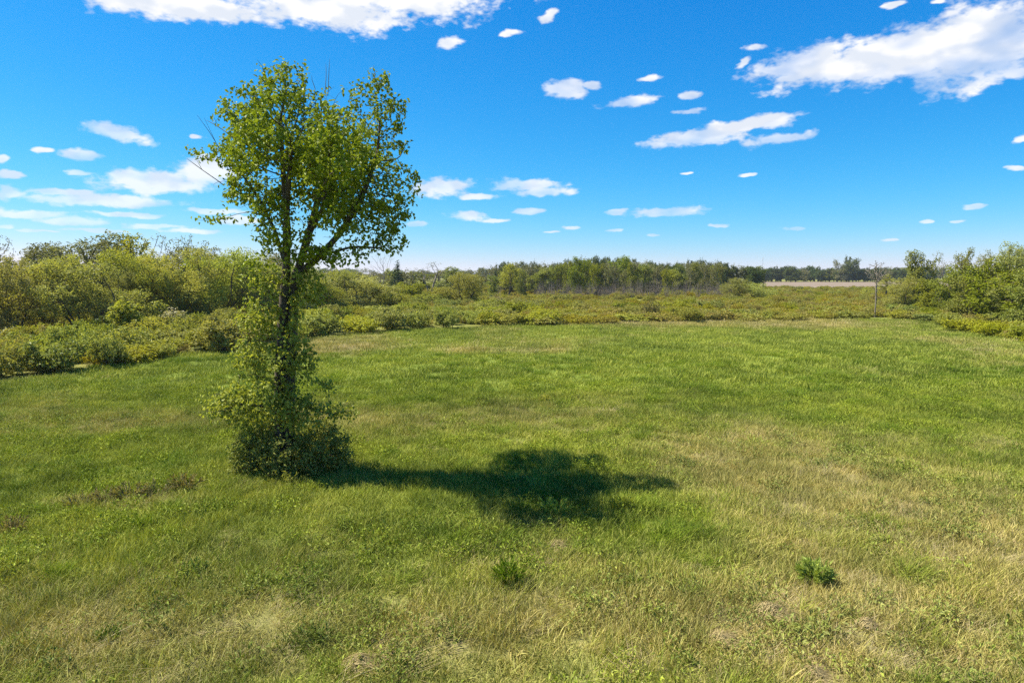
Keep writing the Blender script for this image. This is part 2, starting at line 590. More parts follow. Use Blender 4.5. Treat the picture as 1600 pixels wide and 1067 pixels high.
def trees():
    r = np.random.default_rng(3)
    # willows of the thicket (about 9 m, 55-110 m away)
    for i, (H, W, ns) in enumerate(((9, 8.5, 4), (8.6, 9.5, 5), (9.4, 7.5, 3), (8, 9, 4))):
        make_plant('willow%d' % i, 10 + i, dome(r, H, W, 0.5, 15, 0.27), fan(r, ns, H * 0.42, W * 0.26, r.uniform(-0.8, 0.8), 0.25), 1500, 0.34, 0.4, 0.2, 0.009, 11, 0.17, 0.27, 0.11, 'willow', 'willowbark')
    for i, (H, W, ns) in enumerate(((9, 8, 3), (9.5, 6.5, 2))):
        make_plant('greywillow%d' % i, 20 + i, dome(r, H, W, 1.0, 18, 0.27), fan(r, ns, H * 0.45, W * 0.22, 0, 0.2), 1100, 0.36, 0.43, 0.18, 0.012, 9, 0.19, 0.34, 0.13, 'greywillow', 'willowbark')
    # half-leafed tree with sky between its twigs
    for i in range(2):
        make_plant('sparse%d' % i, 30 + i, dome(r, 9, 5.5, 3.4, 9, 0.2), fan(r, 1 + i, 4.4, 0.9, 0, 0.15), 520, 0.36, 0.42, 0.17, 0.014, 2, 0.13, 0.26, 0.12, 'greywillow', 'deadbark', maxcnt=3)
    for i, (H, W) in enumerate(((9, 4.2), (9, 5.2))):
        make_plant('fresh%d' % i, 40 + i, dome(r, H, W, 0.5, 17, 0.27), fan(r, 1, H * 0.6, 0.25, 0.2, 0), 900, 0.34, 0.4, 0.14, 0.012, 10, 0.17, 0.33, 0.15, 'fresh', 'willowbark')
    make_plant('yellowtree', 45, dome(r, 8, 4.4, 2.2, 12, 0.27), fan(r, 1, 4.6, 0.3, 0.2, 0), 600, 0.34, 0.4, 0.15, 0.012, 8, 0.14, 0.28, 0.14, 'yellow', 'willowbark')
    # broad woodland trees, far off
    for i, (H, W) in enumerate(((14, 11), (13, 9), (15, 12))):
        make_plant('wood%d' % i, 50 + i, dome(r, H, W, 0.5, 22, 0.27), fan(r, 1, H * 0.5, 0.5, 0.3, 0), 800, 0.6, 0.72, 0.28, 0.025, 11, 0.3, 0.6, 0.32, 'dark', 'willowbark')
    for i, (H, W) in enumerate(((12, 6.5), (12, 8))):
        make_plant('woodfresh%d' % i, 55 + i, dome(r, H, W, 0.3, 19, 0.27), fan(r, 1, H * 0.6, 0.4, 0.2, 0), 750, 0.5, 0.6, 0.2, 0.02, 10, 0.24, 0.46, 0.24, 'fresh', 'willowbark')
    make_plant('woodgrey', 58, dome(r, 11, 7, 0.5, 17, 0.26), fan(r, 2, 5.5, 1.2, 0, 0.2), 750, 0.5, 0.6, 0.18, 0.03, 6, 0.22, 0.42, 0.2, 'greywillow', 'deadbark', maxcnt=4)
    # bare trees and bare brush
    for i in range(2):
        make_plant('bare%d' % i, 60 + i, dome(r, 9, 6, 3.2, 10, 0.22), fan(r, 1 + i, 5.0, 0.7, 0.2, 0.15), 700, 0.34, 0.4, 0.10, 0.013, 0, 0, 0, 0, None, 'deadbark', trop=(0, 0, 0.25))
    make_plant('deadtree', 68, [(0, 0, 7.2, 2.0, 2.0, 1.6), (1.2, 0, 6.4, 1.4, 1.4, 1.2), (-1.3, 0, 6.6, 1.3, 1.3, 1.2), (0.8, 0, 4.4, 1.2, 1.0, 0.6), (-0.9, 0, 3.6, 0.8, 0.8, 0.4), (0, 0, 8.6, 0.8, 0.8, 0.5)], [[(0, 0, -0.1), (0.1, 0, 2.5), (-0.05, 0, 4.6), (0.1, 0, 6.2)]], 520, 0.3, 0.34, 0.11, 0.03, 0, 0, 0, 0, None, 'deadbark', trop=(0, 0, 0.15))
    make_plant('barebrush', 63, [(0, 0, 3.2, 2.2, 2.2, 2.6), (1.2, 0, 2.6, 1.6, 1.6, 2.0), (-1.2, 0.3, 2.8, 1.6, 1.6, 2.0)], fan(r, 7, 3.0, 1.6, 0, 0.5), 420, 0.34, 0.4, 0.07, 0.02, 0, 0, 0, 0, None, 'purplebark', trop=(0, 0, 0.5))
    # cedar: a cone of short sprays
    lob = [(0, 0, z, 1.35 * (1 - z / 7.4) + 0.2, 1.35 * (1 - z / 7.4) + 0.2, 0.6) for z in np.linspace(0.6, 6.6, 11)]
    make_plant('cedar', 66, lob, [[(0, 0, -0.1), (0.05, 0, 3), (0, 0, 6.9)]], 700, 0.26, 0.3, 0.13, 0.012, 9, 0.1, 0.26, 0.12, 'cedar', 'willowbark', maxcnt=9, trop=(0, 0, 0.05))
    # saplings
    make_plant('sapling', 70, [(0, 0, 2.6, 0.85, 0.85, 1.15), (0.4, 0, 2.0, 0.6, 0.6, 0.6), (-0.4, 0.1, 2.2, 0.6, 0.6, 0.7)], [[(0, 0, -0.1), (0.04, 0, 1.2), (0, 0, 2.4)]], 260, 0.2, 0.24, 0.05, 0.006, 9, 0.09, 0.24, 0.14, 'yellow', 'willowbark')
    make_plant('palesapling', 71, [(0, 0, 2.5, 0.75, 0.75, 1.1), (0.3, 0, 2.0, 0.6, 0.6, 0.6)], [[(0, 0, -0.1), (-0.05, 0, 1.2), (0.05, 0, 2.4)]], 220, 0.2, 0.24, 0.05, 0.007, 4, 0.09, 0.2, 0.11, 'pale', 'deadbark')
    # shrubs
    def shrub(key, seed, H, W, mat, per=11, L=0.19, Wd=0.095, natt=430, bark='willowbark', n=9):
        lob = []
        for k in range(n):
            a, q = r.uniform(0, 6.283), math.sqrt(r.random()) * W * 0.34
            s = W * r.uniform(0.15, 0.26)
            hz = H * r.uniform(0.45, 0.78) * (1 - 0.35 * (q / (W * 0.5)))
            lob.append((q * math.cos(a), q * math.sin(a), hz, s, s, min(s, H * 0.32)))
        lob += [(0, 0, H * 0.3, W * 0.42, W * 0.42, H * 0.28)]
        make_plant(key, seed, lob, fan(r, 6, H * 0.45, W * 0.25, 0, 0.2), natt, 0.17, 0.2, 0.035, 0.006, per, 0.08, L, Wd, mat, bark, maxcnt=8, sides=(5, 4, 3), up=0.7)
    shrub('oliveshrub0', 80, 2.0, 3.2, 'olive')
    shrub('oliveshrub1', 81, 1.7, 3.4, 'olive')
    shrub('yellowshrub0', 82, 1.7, 3.0, 'yellow', 9)
    shrub('freshshrub0', 83, 2.0, 2.8, 'fresh', 9)
    shrub('brownshrub0', 84, 1.6, 2.8, 'brownleaf', 5, bark='purplebark')
    shrub('marshshrub0', 85, 1.3, 2.8, 'marsh', 8, 0.2, 0.09, 320)
    shrub('marshshrub1', 86, 1.1, 3.0, 'marsh', 8, 0.2, 0.09, 320)
    shrub('paleshrub', 87, 1.9, 2.4, 'pale', 7, 0.15, 0.1, 320)
    shrub('darkshrub', 88, 2.6, 2.8, 'dark', 10, 0.2, 0.11, 420)


trees()


def put(key, name, x, y, height, width, label, cat, group=None, rz=None, seed=0, z=0.0):
    """one plant of a kind at its place; trunk and crown are its parts"""
    parts, h, w = PROTO[key]
    rnd = random.Random(hash((round(x, 2), round(y, 2), seed)) & 0xFFFF)
    root = bpy.data.objects.new(name, None)
    root.empty_display_size = 0.3
    COL.objects.link(root)
    root.location = (x, y, z)
    root.rotation_euler = (0, 0, rnd.uniform(0, 6.283) if rz is None else rz)
    sz = height / h
    sx = width / w if width else sz
    root.scale = (sx, sx, sz)
    tag(root, label, cat, group)
    for nm, me in parts:
        obj('stems' if nm == 'trunk' and 'shrub' in name else 'foliage' if nm == 'crown' and 'shrub' in name else nm, me, root)
    return root


def put_px(key, name, px, base, top, wpx, label, cat, group=None, **k):
    """placed by the photo: foot, top and width give distance, height and spread"""
    p = g(px, base)
    t = at_y(px, top, p[1])
    return put(key, name, p[0], p[1], t[2], wpx / F * p[1] / math.cos(0) if wpx else None, label, cat, group, **k)


# ------------------------------------------------------------------ the ground
EDGE = np.array([(-700, 720), (-300, 640), (-120, 612), (0, 598), (60, 588), (130, 580), (200, 570), (260, 560), (330, 548), (400, 540), (480, 530), (560, 524), (640, 518), (750, 514), (850, 510), (1000, 506),
                 (1200, 503), (1380, 499), (1450, 503), (1500, 518), (1600, 540), (1700, 556), (1900, 590), (2300, 640)], float)   # where the meadow ends
EDGE_W = np.array([g(a, b)[:2] for a, b in EDGE])


def edge_px(px):
    return np.interp(px, EDGE[:, 0], EDGE[:, 1])


def to_px(x, y, z=0.0):
    c, s = math.cos(PITCH), math.sin(PITCH)
    dz = z - CAM_H
    f = y * c - dz * s
    v = y * s + dz * c
    return 800 + F * x / f, 533.5 - F * v / f


DRY = [  # photo pixel, half sizes, how dry (+) or lush (-) the sward is
    (200, 662, 240, 24, .55), (650, 655, 170, 28, .5), (900, 650, 160, 34, .5), (1150, 740, 170, 42, .55), (1260, 690, 160, 30, .35), (1360, 770, 200, 50, .3), (1550, 850, 130, 70, .5),
    (1450, 920, 260, 80, .3), (1000, 600, 120, 30, .2), (560, 545, 140, 16, .55), (735, 548, 60, 5, .6), (875, 548, 50, 5, .7), (1130, 541, 40, 5, .5), (1480, 534, 70, 6, .7), (1050, 504, 260, 5, 1.3), (1300, 512, 150, 8, .4),
    (1500, 560, 160, 24, .2), (750, 590, 300, 42, -.5), (350, 575, 120, 25, -.2), (1200, 575, 260, 45, -.3), (80, 745, 170, 38, -.6), (300, 705, 200, 22, -.4), (430, 820, 300, 40, -.15), (850, 750, 210, 50, -.35), (1420, 640, 200, 40, -.2),  # one patch paints the lone tree's cast shadow darker into the sward colour
    (600, 990, 420, 60, .25), (1250, 980, 300, 70, .35), (180, 985, 200, 60, .2), (150, 790, 90, 9, .7), (900, 850, 200, 40, .1)]
DRY_W = []
for px, py, rx, ry, a in DRY:
    p, q1, q2, r1 = g(px, py), g(px, py + ry), g(px, max(py - ry, 470)), g(px + rx, py)
    DRY_W.append((p[0], (q1[1] + q2[1]) / 2, abs(r1[0] - p[0]), max(abs(q2[1] - q1[1]) / 2, 0.5), a))


def dryness(x, y):
    """0 lush, 1 dead straw"""
    d = 0.30 + 0.12 * np.clip((26 - y) / 10, 0, 1) + 1.35 * (fbm(x / 9.0, y / 12.0, 1, 5, 0.6) - 0.5) + 0.5 * (fbm(x / 2.2, y / 2.6, 2, 4, 0.6) - 0.5)
    for cx, cy, rx, ry, a in DRY_W:
        q = ((x - cx) / rx) ** 2 + ((y - cy) / ry) ** 2
        d = d + 1.25 * a * np.exp(-0.9 * q)
    return np.clip(d, 0, 1)


def relief(x, y):
    near = np.clip((140 - np.hypot(x, y)) / 60, 0, 1)
    return near * (0.28 * (fbm(x / 14, y / 14, 8, 2) - 0.5) + 0.24 * (fbm(x / 1.95, y / 1.95, 9, 1) - 0.5))


def ground():
    # one sheet: fine mesh under the meadow, coarse out to the horizon
    xs = np.concatenate([[-6000, -3000, -1500, -800, -400, -220], np.arange(-130, 130.01, 0.5), [220, 400, 800, 1500, 3000, 6000]])
    ys = np.concatenate([[-400, -120, -30], np.arange(-6, 150.01, 0.5), [180, 220, 280, 340, 420, 520, 700, 1000, 1600, 3000, 8000]])
    X, Y = np.meshgrid(xs, ys)
    Z = relief(X, Y)
    V = np.stack([X.ravel(), Y.ravel(), Z.ravel()], 1)
    ny, nx = X.shape
    i = (np.arange(ny - 1)[:, None] * nx + np.arange(nx - 1)[None]).ravel()
    Q = np.stack([i, i + 1, i + nx + 1, i + nx], 1)
    m = bpy.data.materials.new('meadow_ground')
    m.use_nodes = True
    t = NT(m.node_tree)
    t.n.clear()
    geo = t.node('ShaderNodeNewGeometry')
    pos = geo.outputs['Position']
    dry = t.node('ShaderNodeAttribute', attribute_name='dry').outputs['Fac']
    mar = t.node('ShaderNodeAttribute', attribute_name='marsh').outputs['Fac']
    n1 = t.noise(pos, 1.6, 6.0, 0.65)
    n2 = t.noise(pos, 0.35, 5.0, 0.6)
    green = t.mix(t.ramp(n1, 0.35, 0.65), (0.095, 0.135, 0.016), (0.165, 0.205, 0.03))
    straw = t.mix(t.ramp(n1, 0.35, 0.65), (0.16, 0.14, 0.05), (0.27, 0.235, 0.09))
    dd = t.math('ADD', dry, t.math('MULTIPLY', t.math('SUBTRACT', n2, 0.5), 0.5))
    c = t.mix(t.ramp(dd, 0.25, 0.95), green, straw)
    marsh = t.mix(t.ramp(t.noise(pos, 0.12, 6.0, 0.65), 0.38, 0.62), (0.13, 0.14, 0.028), (0.20, 0.19, 0.05))
    c = t.mix(mar, c, marsh)
    # ploughed / stubble field far off, and pasture beyond
    sep = t.node('ShaderNodeSeparateXYZ', {0: pos})
    yy = t.math('ADD', sep.outputs[1], t.math('MULTIPLY', t.noise(pos, 0.01, 2.0), 30.0))
    fld = t.math('MULTIPLY', t.ramp(yy, 322, 328), t.ramp(yy, 655, 640))
    fld = t.math('MULTIPLY', fld, t.ramp(sep.outputs[0], 125, 135))
    c = t.mix(fld, c, t.mix(t.noise(pos, 0.05, 4.0), (0.155, 0.12, 0.085), (0.22, 0.17, 0.125)))
    bmp = t.node('ShaderNodeBump', {'Strength': 0.6, 'Distance': 0.15, 'Height': t.noise(pos, 5.0, 5.0, 0.7)})
    p = t.node('ShaderNodeBsdfPrincipled', {'Base Color': c, 'Roughness': 0.95, 'Specular IOR Level': 0.1, 'Normal': bmp.outputs[0]})
    out = t.node('ShaderNodeOutputMaterial')
    t.l.new(p.outputs[0], out.inputs[0])
    me = mesh_np('ground', V, [Q], m, True)
    a = me.attributes.new('dry', 'FLOAT', 'POINT')
    a.data.foreach_set('value', dryness(V[:, 0], V[:, 1]).astype(np.float32))
    a = me.attributes.new('marsh', 'FLOAT', 'POINT')
    px, py = to_px(V[:, 0], np.maximum(V[:, 1], 1))
    mv = np.clip((edge_px(px) - py) / 6.0, 0, 1) * (V[:, 1] > 12)
    a.data.foreach_set('value', mv.astype(np.float32))
    tag(obj('ground', me), kind='structure')


ground()

# ------------------------------------------------------------------ grass, scattered as instances of small tufts


def blades(rng, n, radius, h, w, lean, curve, wind=(0, 0), flat=0.0):
    """n grass blades: tapering three-piece strips"""
    a, q = rng.uniform(0, 6.283, n), np.sqrt(rng.random(n)) * radius
    B = np.stack([q * np.cos(a), q * np.sin(a), np.full(n, -0.03)], 1)
    H = h * rng.uniform(0.45, 1.2, n)[:, None]
    aa = rng.uniform(0, 6.283, n)
    d = np.stack([np.cos(aa), np.sin(aa), np.zeros(n)], 1) * lean * rng.uniform(0.3, 1.3, n)[:, None] + np.array([wind[0], wind[1], 0]) * rng.uniform(0.5, 1.4, n)[:, None]
    up = np.array([0, 0, 1.0 - flat])
    sa = rng.uniform(0, 6.283, n)
    S = np.stack([np.cos(sa), np.sin(sa), rng.normal(0, .2, n)], 1)
    W = w * rng.uniform(0.6, 1.3, n)[:, None] * 0.5
    P = [B]
    for k in (1, 2, 3):
        f = k / 3
        P.append(B + H * (up * (f - curve * f * f * 0.35) + d * (f * 0.6 + curve * f * f)))
    V = np.stack([P[0] - S * W, P[0] + S * W, P[1] - S * W * 0.9, P[1] + S * W * 0.9, P[2] - S * W * 0.65, P[2] + S * W * 0.65, P[3]], 1).reshape(-1, 3)
    i = np.arange(n)[:, None] * 7
    return V, np.vstack([i + np.array([[0, 1, 3, 2]]), i + np.array([[2, 3, 5, 4]])]), i + np.array([[4, 5, 6]])


def grass_mat(name, green, straw, lo, hi, trans=0.22):
    m = bpy.data.materials.new(name)
    m.use_nodes = True
    t = NT(m.node_tree)
    t.n.clear()
    geo = t.node('ShaderNodeNewGeometry')
    at = t.node('ShaderNodeAttribute', attribute_name='dry')
    at.attribute_type = 'INSTANCER'
    va = t.node('ShaderNodeAttribute', attribute_name='tone')
    va.attribute_type = 'INSTANCER'
    r = geo.outputs['Random Per Island']
    gcol = t.mix(r, green[0], green[1])
    scol = t.mix(r, straw[0], straw[1])
    k = t.ramp(t.math('ADD', at.outputs['Fac'], t.math('MULTIPLY', t.math('SUBTRACT', t.math('FRACT', t.math('MULTIPLY', r, 9.7)), 0.5), 0.55)), lo, hi)
    c = t.mix(k, gcol, scol)
    hs = t.node('ShaderNodeHueSaturation', {'Hue': t.ramp(va.outputs['Fac'], 0, 1, 0.487, 0.515), 'Saturation': 1.0, 'Value': t.ramp(va.outputs['Fac'], 0, 1, 1.28, 0.62), 'Color': c})
    c = hs.outputs[0]
    b = t.node('ShaderNodeBsdfPrincipled', {'Base Color': c, 'Roughness': 0.65, 'Specular IOR Level': 0.08})
    tr = t.node('ShaderNodeBsdfTranslucent', {0: t.mix(1.0, c, (1.2, 1.15, 0.6), 'MULTIPLY')})
    mx = t.node('ShaderNodeMixShader', {0: trans, 1: b.outputs[0], 2: tr.outputs[0]})
    out = t.node('ShaderNodeOutputMaterial')
    t.l.new(mx.outputs[0], out.inputs[0])
    return m


GREEN = ((0.125, 0.17, 0.014), (0.375, 0.41, 0.075))
STRAW = ((0.30, 0.26, 0.075), (0.46, 0.40, 0.15))
M['grass'] = grass_mat('meadow_grass', GREEN, STRAW, 0.35, 1.05)
M['lushgrass'] = grass_mat('lush_tussock', ((0.075, 0.13, 0.006), (0.24, 0.32, 0.03)), ((0.17, 0.19, 0.03), (0.30, 0.30, 0.06)), 0.4, 1.2)
M['straw'] = grass_mat('dead_straw', STRAW, ((0.33, 0.27, 0.13), (0.54, 0.46, 0.26)), 0.2, 0.9, 0.2)
M['thatch'] = grass_mat('matted_thatch', ((0.21, 0.175, 0.07), (0.37, 0.31, 0.14)), ((0.24, 0.20, 0.09), (0.41, 0.35, 0.18)), 0.2, 0.9, 0.1)
M['forb'] = grass_mat('meadow_forb', ((0.12, 0.17, 0.010), (0.27, 0.33, 0.035)), ((0.18, 0.21, 0.04), (0.24, 0.26, 0.08)), 0.3, 1.0)


def scatter(name, proto_me, P, rot, scl, dry, tone, label, cat):
    """a host mesh of points; geometry nodes put one tuft on each"""
    po = bpy.data.objects.new(name + '_tuft', proto_me)
    me = bpy.data.meshes.new(name)
    me.vertices.add(len(P))
    me.vertices.foreach_set('co', np.ascontiguousarray(P, np.float32).ravel())
    for nm, typ, key, val in (('rot', 'FLOAT_VECTOR', 'vector', rot), ('scl', 'FLOAT_VECTOR', 'vector', scl), ('dry', 'FLOAT', 'value', dry), ('tone', 'FLOAT', 'value', tone)):
        a = me.attributes.new(nm, typ, 'POINT')
        a.data.foreach_set(key, np.ascontiguousarray(val, np.float32).ravel())
    me.update()
    o = tag(obj(name, me), label, cat, kind='stuff')
    tr = bpy.data.node_groups.new(name + '_scatter', 'GeometryNodeTree')
    tr.interface.new_socket('Geometry', in_out='INPUT', socket_type='NodeSocketGeometry')
    tr.interface.new_socket('Geometry', in_out='OUTPUT', socket_type='NodeSocketGeometry')
    t = NT(tr)
    gi, go = t.n.new('NodeGroupInput'), t.n.new('NodeGroupOutput')
    oi = t.n.new('GeometryNodeObjectInfo')
    oi.inputs['Object'].default_value = po
    oi.inputs['As Instance'].default_value = True
    nr = t.n.new('GeometryNodeInputNamedAttribute')
    nr.data_type = 'FLOAT_VECTOR'
    nr.inputs[0].default_value = 'rot'
    ns = t.n.new('GeometryNodeInputNamedAttribute')
    ns.data_type = 'FLOAT_VECTOR'
    ns.inputs[0].default_value = 'scl'
    ip = t.n.new('GeometryNodeInstanceOnPoints')
    t.l.new(gi.outputs[0], ip.inputs['Points'])
    t.l.new(oi.outputs['Geometry'], ip.inputs['Instance'])
    t.l.new(nr.outputs[0], ip.inputs['Rotation'])
    t.l.new(ns.outputs[0], ip.inputs['Scale'])
    t.l.new(ip.outputs[0], go.inputs[0])
    md = o.modifiers.new('scatter', 'NODES')
    md.node_group = tr
    return o


def in_view(x, y, margin=130):
    px, _ = to_px(x, y)
    return (px > -margin) & (px < 1600 + margin)


def field_points(rng, y0, y1, dens):
    xm = (930 / F) * y1 + 3
    n = int(dens * 2 * xm * (y1 - y0))
    x, y = rng.uniform(-xm, xm, n), rng.uniform(y0, y1, n)
    px, py = to_px(x, y)
    k = in_view(x, y) & (py > edge_px(px) - 3)
    return x[k], y[k]


def meadow():
    rng = np.random.default_rng(77)
    WIND = (0.55, 0.22)

    def tuft(nm, mat, *args, **kw):
        V, q, tri = blades(rng, *args, **kw)
        return mesh_np(nm, V, [q, tri], M[mat])
    protos = {
        'lush': tuft('lush', 'grass', 120, 0.38, 0.25, 0.012, 0.55, 0.5, (0.15, 0.05)),
        'lush2': tuft('lush2', 'grass', 110, 0.38, 0.20, 0.014, 0.9, 0.8, (0.1, 0.1)),
        'tussock': tuft('tussock', 'lushgrass', 130, 0.26, 0.36, 0.012, 0.75, 0.8, (0.12, 0.05)),
        'straw': tuft('straw', 'straw', 44, 0.36, 0.33, 0.007, 0.7, 0.8, WIND),
        'thatch': tuft('thatch', 'thatch', 80, 0.42, 0.42, 0.011, 0.8, 0.9, (0.8, 0.3), 0.72),
        'far': tuft('far', 'grass', 90, 0.8, 0.27, 0.028, 0.6, 0.5, (0.15, 0.05)),
        'farstraw': tuft('farstraw', 'straw', 36, 0.75, 0.36, 0.018, 0.5, 0.6, WIND),
    }
    n = 70                                             # leafy forb: small broad leaves on short stalks
    P = np.stack([rng.normal(0, .17, n), rng.normal(0, .17, n), rng.uniform(.04, .26, n)], 1)
    V, T = leaves(rng, P, rng.normal(0, 1, (n, 3)), np.tile([0, 0, 1.0], (n, 1)), 0.075, 0.036)
    protos['forb'] = mesh_np('forb', V, [T], M['forb'])

    def emit(name, key, x, y, s0, s1, label, cat, hs=None, tilt=0.0, spin=True):
        n = len(x)
        z = relief(x, y)
        s = rng.uniform(s0, s1, n)
        sc = np.stack([s, s, s * (hs if hs is not None else 1.0)], 1)
        rz = rng.uniform(0, 6.283, n) if spin else rng.normal(0.0, 0.5, n)
        rot = np.stack([rng.normal(0, tilt, n), rng.normal(0, tilt, n), rz], 1)
        tone = np.clip(0.46 + 1.05 * (fbm(x / 6, y / 7, 21, 4, .6) - 0.5) + 1.3 * (fbm(x / 0.9, y / 0.9, 22, 3, .6) - 0.5) + rng.normal(0, 0.16, n), 0, 1)
        scatter(name, protos[key], np.stack([x, y, z], 1), rot, sc, dryness(x, y) + rng.normal(0, 0.08, n), tone, label, cat)

    def height(x, y):
        return 0.5 + 0.7 * fbm(x / 3.0, y / 3.0, 12, 4, .6) + 0.9 * np.clip(fbm(x / 0.9, y / 0.9, 13, 3, .6) * 2 - 0.6, 0, 1)
    for nm, key, dens in (('lush_grass', 'lush', 7.5), ('short_grass', 'lush2', 7.5)):
        x, y = field_points(rng, 8.5, 40, dens)
        emit(nm, key, x, y, 0.6, 1.4, 'long green grass of the meadow around the lone tree' if key == 'lush' else 'short bent grass filling the sward between the tufts', 'grass', height(x, y), 0.12)
    x, y = field_points(rng, 8.5, 60, 4.2)
    k = rng.random(len(x)) < np.clip((fbm(x / 1.5, y / 1.5, 15, 4, .65) - 0.525) * 8, 0, 1) * np.clip(1.25 - dryness(x, y), 0.2, 1)
    emit('grass_tussocks', 'tussock', x[k], y[k], 0.7, 1.5, 'taller lush green tussocks standing out of the meadow', 'grass', None, 0.15)
    x, y = field_points(rng, 8.5, 46, 9.0)
    pr = np.clip((dryness(x, y) - 0.22) * 1.25, 0.02, 1) * np.clip((fbm(x / 1.6, y / 1.1, 31, 4, .6) - 0.42) * 6, 0, 1)
    k = rng.random(len(x)) < pr
    emit('dry_straw', 'straw', x[k], y[k], 0.7, 1.25, 'pale dry straw leaning with the wind in the meadow', 'straw', None, 0.12, False)
    x, y = field_points(rng, 8.5, 40, 5.0)
    pr = np.clip((dryness(x, y) - 0.15) * 1.2, 0.02, 1) * np.clip((fbm(x / 1.3, y / 0.9, 41, 4, .6) - 0.48) * 6, 0, 1)
    k = rng.random(len(x)) < pr
    emit('matted_thatch', 'thatch', x[k], y[k], 0.6, 1.3, 'grey brown matted dead grass lying in the meadow', 'dead grass', None, 0.1, False)
    x, y = field_points(rng, 8.5, 45, 4.0)
    k = rng.random(len(x)) < np.clip((fbm(x / 2.4, y / 2.0, 51, 4, .6) - 0.45) * 5, 0.05, 1)
    emit('meadow_forbs', 'forb', x[k], y[k], 0.7, 1.5, 'small leafy forbs mixed into the meadow grass', 'weeds', None, 0.2)
    x, y = field_points(rng, 39, 105, 2.2)
    emit('distant_grass', 'far', x, y, 0.8, 1.4, 'even green grass in the far half of the meadow', 'grass', height(x, y) * 0.8, 0.1)
    x, y = field_points(rng, 44, 108, 1.6)
    pr = np.clip((dryness(x, y) - 0.25) * 1.1, 0.01, 1) * np.clip((fbm(x / 3, y / 3, 61, 4, .6) - 0.4) * 4, 0, 1)
    k = rng.random(len(x)) < pr
    emit('distant_straw', 'farstraw', x[k], y[k], 0.7, 1.3, 'pale straw streaks along the far edge of the meadow', 'straw', None, 0.1, False)


meadow()

# ------------------------------------------------------------------ the lone tree
TB = g(447, 738)
TY = TB[1]


